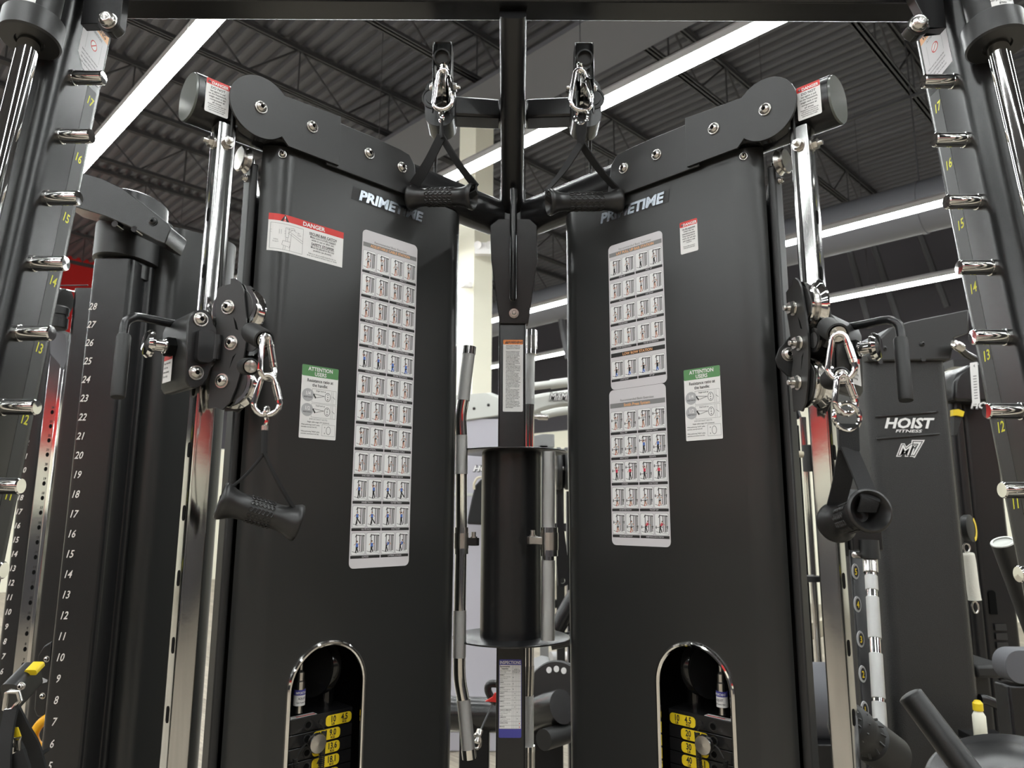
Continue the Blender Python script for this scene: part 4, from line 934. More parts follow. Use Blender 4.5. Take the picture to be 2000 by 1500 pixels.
# ---- weight stacks
LBS = [('10','4.5'),('20','9.0'),('30','13.6'),('40','18.1'),('50','22.7')]
for s in (-1, 1):
    f = TF(s); side = 'left' if s < 0 else 'right'; vp = -.050
    zt0 = TL.px(600, 1399, vp)[1]; zl = [TL.px(x, y, vp)[1] for x, y in ((660,1404),(651,1432),(649,1458),(645,1485))]
    pitch = (zl[0]-zl[3])/3
    for i in range(5):
        top_ = zt0 if i == 0 else zl[0] + pitch*.5 - i*pitch; bot_ = zl[0] - pitch*(i+.5) + .0008
        lb, kg = LBS[i]
        t = thing('weight_plate', f.p(.163, bot_, vp-.05), 'black %sweight plate marked %s lb in the %s tower window' % ('top ' if i == 0 else '', lb, side), 'weight plate', 'weight plates of the %s tower' % side)
        b = B(); b.box(f, (.085,.245), (bot_, top_), (vp-.13, vp), 'powder'); b.build('plate_body', t, bevel=.0012)
        uL, uR = TL.px(636, 1410, vp)[0], TL.px(686, 1400, vp)[0]
        if i: uL, uR = TL.px(610, 1460, vp)[0], TL.px(664, 1430, vp)[0]
        b = B(); fr = LT(s, uL if s < 0 else uR, zl[0]-i*pitch, vp+.0003); W = uR-uL; h = pitch*.41
        b.prism(fr, rrect(0, W, -h, h, .006, 5), -.0002, .0003, 'yellow')
        a_, c_ = (.28, .72)
        for x_, n_, u_ in ((a_, lb, 'LB'), (c_, kg, 'KG')):
            b.text(fr.at(W*x_, -h*.30), n_, h*1.6, 'ink', .03, 0, 'CENTER', .76, .0006); b.text(fr.at(W*x_, -h*.86), u_, h*.60, 'ink', .04, 0, 'CENTER', 1.1, .0006)
        lab(b.build('weight_label', t), 'yellow label reading %s LB %s KG' % (lb, kg))
        uh = TL.px(602, 1417, vp)[0] - .0012*i*0
        b = B(); zz = zl[0] - i*pitch - (0 if i else -.001)
        b.lathe(f.at(uh, zz, vp-.0002), [(.0048,0),(.0075,.0004),(.0075,0)] , 'plate', 20); b.prism(f.at(uh, zz, vp), circ(0,0,.0048,16), .0002, .0004, 'hole'); b.build('pin_hole', t)
        if i == 0:
            b = B(); ue = TL.px(627, 1411, vp)[0]; b.lathe(f.at(ue, zz, vp), [(.0045,0),(.0045,.002),(.003,.002),(.003,.0005),(0,.0005)], 'plate', 16); b.build('cord_anchor', t)
            b = B(); u0, u1 = TL.px(561, 1404, vp)[0], TL.px(620, 1395, vp)[0]; b.box(f, (u0,u1), (zt0+.0001, zt0+.0004), (vp-.014, vp-.001), 'white'); b.box(f, (u0+.018,u1-.002), (zt0+.0004, zt0+.0005), (vp-.007, vp-.003), 'redlab'); lab(b.build('top_sticker', t), 'white warning sticker on the top edge')
    # selector pin with coiled cord
    u, z = TL.px(606, 1446, vp); pk = TL.px(609, 1446, 0.0)
    t = thing('selector_pin', f.p(u, z, vp), 'round steel selector pin with a coiled black cord in the %s weight stack' % side, 'selector pin')
    b = B(); b.lathe(f.at(u, z, vp), [(.0042,-.03),(.0042,.014),(.0135,.015),(.0150,.017),(.0150,.024),(.0140,.0255),(0,.0262)], 'steel', 40); lab(b.build('knob', t), 'brushed steel disc knob')
    b = B()
    def coil(p0, p1, p2, n, R_):
        pts = []; N = n*10
        for i in range(N+1):
            q = i/N; c = p0*(1-q)**2 + p1*2*q*(1-q) + p2*q*q; pts.append(c + f.x*(R_*cos(2*pi*n*q)) + f.z*(R_*sin(2*pi*n*q)))
        return pts
    U = lambda x, y, v=vp+.014: f.p(*TL.px(x, y, v), v)
    b.tube([U(622,1412), U(629,1417), U(633,1425)], .0012, 'rubber', 6)
    b.tube(coil(U(633,1428), U(628,1470), U(625,1560), 36, .0038), .0011, 'rubber', 5, cap=False)
    b.tube([U(598,1452), U(590,1460), U(580,1478)], .0012, 'rubber', 6); b.tube(coil(U(576,1482), U(578,1510), U(590,1560), 20, .0032), .0011, 'rubber', 5, cap=False)
    b.build('coiled_cord', t)

# ================================================================== neighbouring equipment
def poly(Y, pts): fr = XZ((0, Y, 0)); return fr, [fr.px(x, y) for x, y in pts]
def vrange(xa, ya, Y, xb=None):
    return at(xa, ya, Y).x
def rbox(b, x0, x1, y0, y1, z0, z1, r, m): b.prism(Fr((0,0,0)), rrect(x0, x1, y0, y1, r, 6), z0, z1, m)
def logo(b, fr, W, txt='HOIST', sub='FITNESS'):
    """slanted white letters on a black shadow"""
    b.text(fr.at(W*.52, -W*.012, 0), txt, W*.285, 'ink', .10, .28, 'CENTER', 1.12, 0)
    b.text(fr.at(W*.5, 0, 0), txt, W*.27, 'white', .035, .28, 'CENTER', 1.18, .0012)
    if sub: b.text(fr.at(W*.5, -W*.085, 0), sub, W*.075, 'white', .02, .25, 'CENTER', 1.9, .0012)

# ---- numbered machine at the left
Y = 1.78
xl = at(129, 975, Y).x; xr = at(212, 975, Y).x
t = thing('numbered_cable_machine', (xl, Y+.1, 0), 'black cable machine at the left with a column numbered 28 down to 5', 'gym machine')
zt_ = at(215, 505, Y).z
b = B(); rbox(b, xl, xr+.0, Y, Y+.16, 0, zt_, .014, 'powder'); colm = b.build('numbered_column', t, smooth=50)
fr = XZ((0, Y-.0006, 0))
ya, yb = at(181, 599, Y).z, at(97, 1496, Y).z
xn = at(181, 599, Y).x
for i in range(24):
    b = B()
    z = ya + (yb-ya)*i/23.0
    if z < .3: break
    b.text(fr.at(xn + (at(97,1496,Y).x - xn)*i/23, z-.008), str(28-i), .025, 'numwhite', .012, .28, 'CENTER', .78, .0004); lab(b.build('number', colm), 'pale slanted number %d' % (28-i))
xe = at(213, 505, Y).x; xcn = (at(172,505,Y).x + at(262,505,Y).x)/2; hw_ = (at(262,505,Y).x - at(172,505,Y).x)/2
cc = V((xcn, Y+.09, 0)); 
def oval(z0, z1, sx, sy, m, name, tp=None):
    b = B(); b.lathe(Fr(cc + V((0,0,z0))), [(sx-.004,0),(sx,.003),(sx,z1-z0-.003),(sx-.004,z1-z0)], m, 48, 1, sy/sx); return b.build(name, tp or t, smooth=40)
z1_, z2_, z3_, z4_ = at(215,533,Y).z, at(215,500,Y).z, at(215,447,Y).z, at(215,405,Y).z
oval(z1_, z2_+.02, hw_*1.05, .085, 'powder', 'column_cap'); oval(z2_, z3_+.02, hw_*1.30, .115, 'plate', 'stop_ring'); oval(z3_+.004, z4_+.05, hw_*1.28, .105, 'powder', 'pivot_barrel')
fr, pts = poly(1.70, [(120,322),(160,337),(200,349),(240,368),(280,398),(330,438),(334,446),(322,476),(306,470),(280,456),(240,437),(200,420),(160,408),(120,396)])
b = B(); b.prism(fr, pts, -.09, 0, 'powder'); am = b.build('curved_arm', t, bevel=.010, smooth=50)
b = B(); u, z = fr.px(299, 433); button(b, fr.at(u, z, 0), .009, 'plate'); b.build('bolt', am)
for xx, yy in ((224,437),(262,447)):
    b = B(); c_ = at(xx, yy, 1.70); b.cyl(c_, c_+V((0,.03,0)), .008, 'chrome', 12); b.build('nut', t)
# round tube, dark frame strips and the wide shroud behind the rail
b = B(); a_, c_ = at(231,975,1.84), at(231,975,1.84); r_ = (at(246,975,1.84).x-at(216,975,1.84).x)/2
b.cyl(V((a_.x,1.87,0)), V((a_.x,1.87,at(262,540,1.87).z+.1)), r_*1.05, 'powder', 28); b.build('round_post', t)
b = B(); x0, x1 = at(246,975,1.93).x, at(272,975,1.93).x; zz = at(280,495,1.93).z+.1
b.box(WF, (x0, x0+(x1-x0)*.45), (1.93,2.0), (0,zz), 'texblack'); b.box(WF, (x0+(x1-x0)*.5, x1), (1.91,2.0), (0,zz), 'powder')
for xx, yy in ((295,496),(310,496),(294,514),(306,514)): 
    c_ = at(xx, yy, 1.90); b.lathe(axfr(c_, (0,-1,0)), [(.005,-.01),(.005,.0),(.003,.003),(0,.003)], 'steel', 10)
b.build('rear_frame', t)
A_ = at(268, 905, 1.84); A_.z = 0; rr_ = ray(447, 905); kk = (A_.y - A_.x)/(rr_.y - rr_.x); Ln = (V((rr_.x*kk, rr_.y*kk, 0)) - A_).length
b = B(); b.prism(Fr(A_, (R7,R7,0), (R7,-R7,0), (0,0,1)), rrect(0, Ln, -.16, 0, .07, 8), .05, at(392,466,A_.y+Ln*.5).z, 'shroud'); b.build('side_shroud', t, smooth=40)

# ---- second numbered machine beyond it
Y = 2.75
t = thing('numbered_cable_machine', (at(60,900,Y).x, Y+.1, 0), 'black cable machine at the far left edge, smaller numbers 24 down to 6 beside a drilled chrome rail', 'gym machine')
tag(t, 'farther black cable machine at left edge, numbered 24 down to 6 beside a chrome rail')
x0, x1 = at(24,975,Y).x, at(73,975,Y).x
b = B(); rbox(b, x0, x1, Y, Y+.2, 0, at(80,640,Y).z, .04, 'powder'); cb = b.build('numbered_column', t, smooth=50)
fr = XZ((0, Y-.001, 0)); pa, pb = at(56,812,Y), at(3,1311,Y)
for i in range(19):
    q = i/18; b = B(); b.text(fr.at(pa.x+(pb.x-pa.x)*q, pa.z+(pb.z-pa.z)*q-.01), str(24-i), .029, 'numwhite', .012, .28, 'CENTER', .78, .0004); lab(b.build('number', cb), 'pale slanted number %d' % (24-i))
Yr = 2.45
def slant(xa, ya, xb, yb, wd, Y, z0, z1, dep, m, name, par):
    """upright bar through two traced points, given width and depth"""
    p, q = at(xa, ya, Y), at(xb, yb, Y); x = (p.x+q.x)/2
    b = B(); b.box(WF, (x-wd/2, x+wd/2), (Y, Y+dep), (z0, z1), m); return b.build(name, par, bevel=.002), x
rl, xr_ = slant(97,760,60,1180,.045,Yr,0,at(102,690,Yr).z,.045,'chromerail','drilled_rail',t)
b = B(); fr = XZ((xr_, Yr-.0004, 0)); z = at(85,805,Yr).z
for i in range(27): b = B(); b.prism(fr, circ(.008, z-.048*i, .0055, 10, .0075), 0, .0004, 'hole'); b.build('adjustment_hole', rl); b = B(); b.text(fr.at(.008, z-.048*i+.012), str(24-i) if i < 20 else str(max(1,24-i)), .012, 'ink', .01, 0, 'CENTER', .8, .0004); b.build('hole_number', rl)
pass
slant(110,760,75,1180,.014,2.43,0,at(112,690,2.43).z,.05,'chrome','guide_rod',t)
x0, x1 = at(119,760,2.3).x, at(170,760,2.3).x
b = B(); rbox(b, x0, x1, 2.3, 2.42, 0, at(140,562,2.3).z, .02, 'powder'); b.build('flat_column', t, smooth=50)
fr, pts = poly(2.38, [(98,660),(108,648),(128,652),(132,700),(124,720),(112,706),(98,690)])
b = B(); b.prism(fr, pts, -.01, 0, 'duct'); pl = b.build('swivel_plate', t)
b = B(); c_ = at(112, 625, 2.3); b.lathe(Fr(c_ - V((0,0,.03))), [(.028,0),(.032,.004),(.032,.035),(.028,.037),(.028,.045),(.032,.047),(.032,.07),(.026,.075)], 'rubber', 28); b.build('rubber_stop', t)
b = B(); c_ = at(116, 590, 2.32)
for i in range(3): b.lathe(axfr(c_ + V((.012*i-.01,0,0)), (1,0,-.15)), [(.045,-.005),(.038,0),(.045,.005)], 'rubber', 24)
b.build('pulley', t)
b = B(); b.tube([at(95,560,2.31), at(172,575,2.31)], .003, 'steel', 8); b.tube([at(100,558,2.32), at(172,557,2.32)], .002, 'joistpaint', 8); b.build('cable', t)

# ---- hanging attachments at the bottom left
Yh = 1.86
t = thing('pulley_trolley', at(80,1330,Yh), 'black pointed pulley trolley of the numbered column at the lower left', 'pulley carriage')
fr, pts = poly(Yh, [(101,1252),(85,1262),(74,1280),(70,1330),(66,1385),(72,1400),(88,1400),(98,1330)])
b = B(); b.prism(fr, pts, -.05, 0, 'powder'); b.build('side_plate', t, bevel=.003)
for x, y in ((92,1287),(84,1359)):
    u, z = fr.px(x, y); b = B(); button(b, fr.at(u, z, 0), .006); b.build('bolt', t)
b = B(); b.prism(fr, [fr.px(*q) for q in ((80,1322),(93,1328),(92,1332),(78,1336))], 0, .0006, 'midgrey'); b.build('pointer', t)
b = B(); p0, p1 = at(64,1316,1.56), at(22,1360,1.50); frb = axfr(p0, p1-p0); b.prism(frb, rrect(-.018,.018,-.028,.028,.012), 0, (p1-p0).length, 'plate'); rn = b.build('pulley_arm', t, bevel=.004, smooth=50)
b = B(); button(b, XZ(at(42,1340,1.49)), .006); b.build('bolt', t)
b = B(); b.prism(frb.at(.019,0,.0), rrect(-.012,.012,.020,.032,.004), .004, .03, 'yellow'); lab(b.build('tag', t), 'yellow tag')
t = thing('snap_link', at(12,1370,1.47), 'squared steel snap link under the lower-left pulley trolley', 'carabiner')
b = B(); b.tube([at(*q, 1.47) for q in ((20,1350),(13,1354),(11,1370),(9,1385),(16,1388),(26,1384),(32,1376),(40,1368),(36,1352))], .0045, 'steel', 10, closed=True); b.build('body', t)
t = thing('suspension_strap', at(30,1440,1.46), 'black webbing strap with yellow tag and steel buckle at the lower left', 'strap')
b = B(); b.ribbon(smoothpath([at(22,1385,1.46), at(14,1425,1.45), at(10,1460,1.44), at(8,1530,1.43)],4), (1,-.4,0), .034, .004, 'strap'); b.ribbon(smoothpath([at(26,1385,1.47), at(44,1420,1.47), at(66,1460,1.48), at(84,1530,1.48)],4), (1,-.3,.3), .032, .004, 'strap')
b.ribbon(smoothpath([at(30,1420,1.50), at(42,1462,1.50), at(62,1478,1.50), at(86,1470,1.52)],4), (.3,-1,.3), .035, .006, 'strap'); b.ribbon([at(30,1470,1.44), at(40,1500,1.44), at(46,1540,1.44)], (1,-.2,0), .04, .006, 'strap'); b.build('webbing', t)
b = B(); frt = XZ((0,1.455,0)); b.prism(frt, [frt.px(*q) for q in ((21,1420),(36,1420),(43,1440),(40,1444),(30,1445),(28,1430))], 0, .003, 'yellow'); lab(b.build('tag', t), 'yellow tag')
b = B(); b.tube([at(*q,1.45) for q in ((30,1442),(42,1440),(38,1446),(36,1470),(30,1468))], .003, 'steel', 8, closed=True); b.tube([at(*q,1.45) for q in ((20,1446),(13,1452),(18,1472))], .003, 'steel', 8); lab(b.build('buckle', t), 'steel buckle')
t = thing('handle_ring', at(75,1433,1.60), 'thick yellow ring handle half hidden by the numbered column at lower left', 'handle')
b = B(); b.tube(smoothpath([at(*q,1.86) for q in ((90,1404),(78,1414),(68,1430),(67,1443),(74,1456),(88,1462),(104,1450),(108,1425),(104,1406),(90,1404))],4)[:-1], .0105, 'yelring', 14, closed=True); b.build('ring', t, smooth=60)

# ---- big selectorised machine at the right with the two badges
Y = 2.42
xa, xb = at(1716,1000,Y).x, at(1880,1000,Y).x; zt_ = at(1780,703,Y).z
t = thing('functional_trainer', ((xa+xb)/2, Y+.15, 0), 'black textured machine at the right with white HOIST and Mi7 badges', 'gym machine')
b = B(); rbox(b, xa, xb, Y, Y+.34, 0.02, zt_, .035, 'texblack'); twr = b.build('tower_cover', t, smooth=50)
b = B(); rbox(b, xb-.006, xb+.022, Y+.05, Y+.30, 0.02, zt_-.01, .010, 'powder'); b.build('side_rail', t, smooth=50)
fr, pts = poly(Y-.015, [(1698,706),(1694,692),(1708,668),(1738,640),(1775,628),(1893,604),(1893,650),(1866,658),(1858,703)])
b = B(); b.prism(fr, pts, -.36, 0, 'plate'); hd = b.build('top_housing', t, bevel=.006, smooth=30)
for x, y in ((1727,681),(1801,672)):
    u, z = fr.px(x, y); b = B(); button(b, fr.at(u, z, 0), .008, 'plate'); b.build('bolt', hd)
for x, y in ((1719,704),(1803,699)):
    u, z = fr.px(x, y); b = B(); b.prism(fr, rrect(u-.008,u+.008,z-.012,z+.004,.006), 0, .002, 'plate'); b.build('clip', hd)
fr = XZ((0, Y-.0008, 0)); u0, z0 = fr.px(1722, 838); u1, _ = fr.px(1823, 825); b = B()
b.prism(fr, [fr.px(*q) for q in ((1708,812),(1830,803),(1832,806),(1709,816))], 0, .006, 'powder'); b.prism(fr, [fr.px(*q) for q in ((1711,855),(1835,846),(1835,849),(1711,859))], 0, .005, 'plate'); b.build('molding_rib', twr, bevel=.002)
b = B(); logo(b, Fr(fr.p(u0, z0+.004), V((1,0,.0)), (0,0,1), (0,-1,0)), u1-u0); lab(b.build('maker_badge', twr), 'white slanted HOIST FITNESS lettering')
u0, z0 = fr.px(1748, 889); u1, _ = fr.px(1797, 889); W = u1-u0; b = B(); f2 = fr.at(u0, z0)
b.text(f2.at(W*.40, 0), 'Mi', W*.60, 'white', .10, .45, 'CENTER', 1.05, .0005); b.text(f2.at(W*.80, 0), '7', W*.78, 'white', .10, .25, 'CENTER', .95, .0006)
b.text(f2.at(W*.40, 0), 'Mi', W*.60, 'ink', .045, .45, 'CENTER', 1.05, .0010); b.text(f2.at(W*.80, 0), '7', W*.78, 'ink', .045, .25, 'CENTER', .95, .0011)
b.text(f2.at(W*.40, 0), 'Mi', W*.60, 'white', .0, .45, 'CENTER', 1.05, .0014); b.text(f2.at(W*.80, 0), '7', W*.78, 'white', .0, .25, 'CENTER', .95, .0015)
lab(b.build('model_badge', twr), 'outlined white Mi7 badge')
b = B(); c_ = at(1863, 672, 2.36); b.lathe(axfr(c_, (-.8,-.6,.1)), [(.016,-.05),(.016,-.01),(.014,.0),(.008,.003),(0,.001)], 'steel', 20); b.tube([at(1870,676,2.38), at(1884,690,2.42), at(1902,700,2.45)], .012, 'powder', 12); b.build('pop_pin', t)

# ---- numbered seat post, knurled rod and block right of the rail
t = thing('adjustment_post', at(1690,1250,2.2), 'black leaning post with round badges numbered 5 down to 1', 'post')
p0, p1 = at(1657,960,2.2), at(1702,1500,2.0); fr = axfr(p1, p0-p1, (0,-1,0))
b = B(); b.prism(fr, rrect(-.022,.022,-.022,.022,.006), -.15, (p0-p1).length, 'powder'); ps = b.build('post_body', t)
for x, y, n_ in ((1662,985,'7'),(1670,1116,'5'),(1674,1180,'4'),(1680,1248,'3'),(1684,1316,'2'),(1688,1386,'1')):
    q = (y-960)/540; c_ = at(x, y, 2.2-.2*q-.034); f2 = XZ(c_); b = B()
    b.prism(f2, circ(0,0,.0095,20,.0215), 0, .004, 'midgrey'); b.prism(f2, circ(.001,0,.0065,20,.016), .004, .0045, 'ink'); b.text(f2.at(.0005,-.0085), n_, .024, 'yellow', .02, 0, 'CENTER', .55, .005); lab(b.build('number_badge', ps), 'oval badge numbered ' + n_)
f2 = XZ(at(1671,1150,2.13)); b = B(); b.prism(f2, rrect(-.007,.007,-.028,.02,.002), 0, .002, 'white'); fill(b, f2, -.006,.006,.010,.019,'redlab',.0024); b.build('small_sticker', ps)
p0, p1 = at(1699,1085,1.98), at(1722,1465,1.80)
t = thing('knurled_lift_bar', p1, 'bright knurled steel bar slanting down beside the big machine at right', 'bar')
L_ = p1-p0
b = B(); b.tube([p0 + V((0,0,.04)), p0+L_*.02], .0245, 'rubber', 24); b.tube([p0 + L_*.0, p0+L_*.10], .018, 'steel', 20); b.build('socket', t)
b = B(); b.tube([p0+L_*.02, p0+L_*1.15], .0125, 'chrome', 20); b.build('shaft', t)
for q0, q1 in ((.12,.20),(.24,.46),(.54,.76),(.78,1.02)): b = B(); b.tube([p0+L_*q0, p0+L_*q1], .0155, 'knurl', 20); b.build('knurled_sleeve', t)
b = B(); c_ = at(1688, 1050, 2.0); b.box(XZ(c_), (-.042,.040), (-.034,.034), (-.05,.02), 'powder'); b.box(XZ(c_), (-.052,-.042), (-.05,.045), (-.03,.0), 'plate')
b.lathe(axfr(at(1671,1084,1.97), (-1,-.6,.1)), [(.008,-.03),(.008,.006),(.004,.01),(0,.01)], 'steel', 14); b.build('slider_block', t, bevel=.004)

# ---- second badge machine partly hidden behind the carriage at right
Y = 3.3
t = thing('functional_trainer', at(1670,900,Y), 'dark machine with cut-off HOIST lettering, seen between right carriage and big machine', 'gym machine')
fr, pts = poly(Y, [(1652,800),(1672,760),(1700,742),(1740,740),(1740,1000),(1652,1000)])
x0, x1 = at(1648,900,Y).x, at(1760,900,Y).x
b = B(); b.prism(fr, [fr.px(*q) for q in ((1640,790),(1668,752),(1700,738),(1760,730),(1760,840),(1640,842))], -.3, 0, 'plate'); hd = b.build('top_housing', t, bevel=.01)
b = B(); b.prism(fr, [fr.px(*q) for q in ((1668,770),(1740,764),(1740,800),(1668,804))], 0, .004, 'ink'); b.prism(fr, [fr.px(*q) for q in ((1640,806),(1740,800),(1740,808),(1640,822))], 0, .006, 'silver'); b.build('molding_rib', hd)
u0, z0 = fr.px(1656, 792); u1, _ = fr.px(1712, 792); b = B(); logo(b, fr.at(u0, z0, .006), u1-u0); lab(b.build('maker_badge', hd), 'partly hidden white HOIST lettering')
b = B(); b.box(WF, (x0, x1), (Y+.02, Y+.3), (0, fr.px(1700,842)[1]), 'powder'); bd = b.build('tower_cover', t, bevel=.01)
for x, y in ((1691,764),(1690,865),(1686,929)): b = B(); u, z = fr.px(x, y, 0); button(b, fr.at(u, z, .0), .010); b.build('bolt', bd)
b = B(); b.prism(fr, [fr.px(*q) for q in ((1672,905),(1702,903),(1700,930),(1690,944),(1676,940),(1670,925))], .0, .03, 'plate'); b.build('swivel_plate', t, bevel=.003)

# ---- clutter in the gap between the right shroud and its rail
def simple(name, label, cat, parts, group=None):
    t = thing(name, V(parts[0][1]) if isinstance(parts[0][1], V) else (0,0,0), label, cat, group); return t
Yg = 3.0
t = thing('plate_tree', at(1565,1100,Yg), 'black upright rack post with chrome sleeves in the narrow gap right of the right shroud', 'rack')
tag(t, 'black rack post with chrome rod in the gap between right shroud and rail')
b = B(); x_ = at(1560,1000,Yg).x; b.box(WF, (x_-.025,x_+.025), (Yg,Yg+.05), (0, at(1555,830,Yg).z), 'powder'); b.build('post', t, bevel=.004)
b = B(); b.tube([at(1553,820,Yg-.02), at(1535,760,Yg-.02), at(1510,735,Yg)], .028, 'powder', 14); b.build('bent_arm', t, smooth=60)
b = B(); x_ = at(1580,1000,2.8).x; b.cyl(V((x_,2.8,.02)), V((x_,2.8,at(1573,815,2.8).z)), .012, 'chrome', 16); b.build('chrome_rod', t)
b = B(); c_ = at(1578,895,2.78); b.cyl(c_-V((0,0,.05)), c_+V((0,0,.05)), .02, 'rubber', 16); b.build('rod_clamp', t); b = B(); c_ = at(1582,1130,2.78); b.cyl(c_-V((0,0,.01)), c_+V((0,0,.01)), .04, 'rubber', 18); b.build('rod_stop', t)
b = B(); b.cyl(at(1520,880,2.7), at(1568,888,2.7), .012, 'creambar', 12); b.build('cream_peg', t)
t = thing('weight_bench', at(1640,1250,3.6), 'bench with a cream crossbar behind the right rail and the numbered post', 'bench')
b = B(); p0, p1 = at(1535,1243,3.75), at(1735,1192,4.3); fr = axfr(p0, p1-p0); b.prism(fr, rrect(-.02,.02,-.042,.042,.006), 0, (p1-p0).length, 'creambar'); b.build('crossbar', t, bevel=.003)
b = B(); fr, pts = poly(3.0, [(1676,1160),(1736,1200),(1742,1255),(1736,1262),(1676,1205)]); b.prism(fr, pts, -.3, 0, 'rubber'); b.build('back_pad', t, bevel=.01)
b = B(); fr, pts = poly(3.1, [(1682,1335),(1740,1345),(1740,1362),(1682,1352)]); b.prism(fr, pts, -.3, 0, 'silver'); b.cyl(at(1690,1415,3.0), at(1745,1385,3.2), .02, 'powder', 10); b.cyl(at(1690,1390,3.0), at(1745,1360,3.2), .012, 'chrome', 10)
b.box(WF, (at(1690,1300,3.1).x, at(1715,1300,3.1).x), (3.1,3.3), (0, at(1700,1200,3.1).z), 'powder'); b.build('frame', t, bevel=.003)
b = B(); button(b, XZ(at(1694,1264,2.98)), .014); b.build('bolt', t)
t = thing('roller_pad', at(1562,1360,2.6), 'thick grey foam roller pad low in the gap beside the right shroud', 'roller pad')
b = B(); fr = axfr(at(1504,1370,2.45), (1,-.10,.02)); b.lathe(fr, [(.10,0),(.118,.02),(.118,.20),(.105,.235),(.06,.245),(0,.245)], 'duct', 36); b.build('foam', t, smooth=60)
b = B(); b.cyl(at(1540,1432,2.4), at(1590,1440,2.4), .03, 'powder', 12); b.build('support_tube', t)
b = B(); x_ = at(1560,1460,2.7).x; b.box(WF, (x_-.15,x_+.06), (2.3,2.6), (0,at(1560,1425,2.45).z), 'powder'); b.build('foot', t, bevel=.004)
t = thing('ribbed_roller', at(1720,1460,1.75), 'black ribbed foam roller at the foot of the knurled bar', 'roller pad')
p0, p1 = at(1650,1410,1.62), at(1745,1480,1.72); fr = axfr(p0, p1-p0); L_ = (p1-p0).length
b = B(); b.lathe(fr, [(.026,0),(.038,.002),(.045,.012),(.045,.045),(.039,.05),(.039,.09),(.045,.095),(.045,L_-.01),(.034,L_),(0,L_)], 'rubber', 36)
for q in (.0, .065):
    for i in range(14):
        a_ = 2*pi*i/14; b.tube([fr.p(.030*cos(a_), .030*sin(a_), q-.001), fr.p(.0455*cos(a_+.2), .0455*sin(a_+.2), q+.016)], .0028, 'plate', 6)
b.build('foam', t, smooth=40)
b = B(); x_ = (p0.x+p1.x)/2; b.cyl(V((p1.x,p1.y,0)), p1, .02, 'powder', 12); b.build('stand', t)

# ---- lower right: dip arm, pad, round seat
t = thing('dip_station', at(1850,1450,1.45), 'black station at the lower right with an upward foam grip and ribbed round pad', 'gym machine')
p0, p1 = at(1778,1358,1.35), at(1885,1500,1.30); d_ = p1-p0
b = B(); b.tube([p0-d_*.045, p0-d_*.035, p0-d_*.015, p0, p0+d_*.05, p1+d_*.3], [.004,.013,.019,.0215,.0215,.0225], 'plate', 28); b.build('foam_grip', t, smooth=60)
b = B(); c_ = at(1960,1520,1.30); fr = axfr(c_, (-.35,-.25,1)); b.lathe(fr, [(.03,-.05),(.105,-.045),(.118,-.038),(.122,-.03),(.118,-.024),(.121,-.018),(.117,-.010),(.118,.0),(.105,.008),(.09,.006),(.085,.010),(.03,.012),(0,.012)], 'powder', 56); b.build('round_pad', t, smooth=50)
b = B(); b.cyl(c_, V((c_.x-.10, c_.y+.0, 0)), .03, 'powder', 16); b.cyl(p1+d_*.3, c_ + V((-.07,0,-.2)), .02, 'powder', 16); b.build('frame', t)
t = thing('padded_seat', at(1985,1310,1.9), 'grey rounded pad on a black box at the right edge, below the chrome pegs', 'seat')
b = B(); x0, x1 = at(1964,1300,1.8).x, at(2080,1300,1.8).x; z0, z1 = at(1975,1336,1.8).z, at(1975,1270,1.8).z
b.prism(XZ((0,1.8,0)), rrect(x0, x1, z0, z1, .035, 6), -.05, 0, 'duct'); b.build('pad', t, bevel=.01, smooth=50)
b = B(); b.box(WF, (x0+.004,x1), (1.805,1.86), (0, z0-.004), 'powder'); b.build('base', t, bevel=.006)
t = thing('storage_tube', at(1975,1150,1.6), 'slanting open black tube with a worn bright rim, right edge', 'tube holder')
p0, p1 = at(1959,1060,1.55), at(2020,1225,1.60); b = B(); b.tube([p0, p1, p1+(p1-p0)*.6], .0225, 'plate', 28, cap=False); b.lathe(axfr(p0, p0-p1), [(.0225,0),(.0235,.001),(.0225,.003),(.018,.003),(.018,-.02)], 'silver', 28); b.build('tube', t, smooth=50)
b = B(); q_ = p1+(p1-p0)*.6; b.box(WF, (q_.x-.02,q_.x+.02), (q_.y,q_.y+.04), (0,q_.z+.02), 'powder'); b.build('post', t)

# ---- dark machine column behind the right upright with its attachments
Y = 2.9
t = thing('cable_tower', at(1930,1000,Y), 'dark cable tower behind the right upright, with white HOIST lettering starting beside a chrome peg', 'gym machine')
tag(t, 'dark cable tower behind the right upright, beside the white rope')
x0, x1 = at(1888,1000,Y).x, at(1912,1000,Y).x; x2 = at(1990,1000,Y).x
b = B(); b.cyl(V(((x0+x1)/2,Y+.05,0)), V(((x0+x1)/2,Y+.05,at(1880,760,Y).z)), (x1-x0)*.55, 'powder', 24); b.build('round_post', t)
b = B(); rbox(b, x1+.01, x2, Y+.06, Y+.35, 0, at(1900,765,Y).z, .03, 'powder'); tw = b.build('tower_cover', t, smooth=50)
fr, pts = poly(Y-.02, [(1862,775),(1864,745),(1872,728),(1895,712),(1935,700),(1960,705),(1960,785),(1866,784)])
b = B(); b.prism(fr, pts, -.35, 0, 'powder'); hd = b.build('top_housing', t, bevel=.012, smooth=50)
b = B(); logo(b, fr.at(*fr.px(1889,798), .01), .13, 'HOIST', ''); lab(b.build('maker_badge', hd), 'white HOIST lettering, mostly hidden')
b = B(); b.box(WF, (at(1862,705,3.2).x, at(1915,705,3.2).x), (3.2,3.28), (at(1870,716,3.2).z, at(1870,702,3.2).z), 'powder'); b.build('cross_tube', t)
b = B(); b.box(WF, (at(1862,725,3.6).x, at(1915,725,3.6).x), (3.6,3.68), (at(1870,732,3.6).z, at(1870,720,3.6).z), 'silver'); b.build('silver_tube', t)
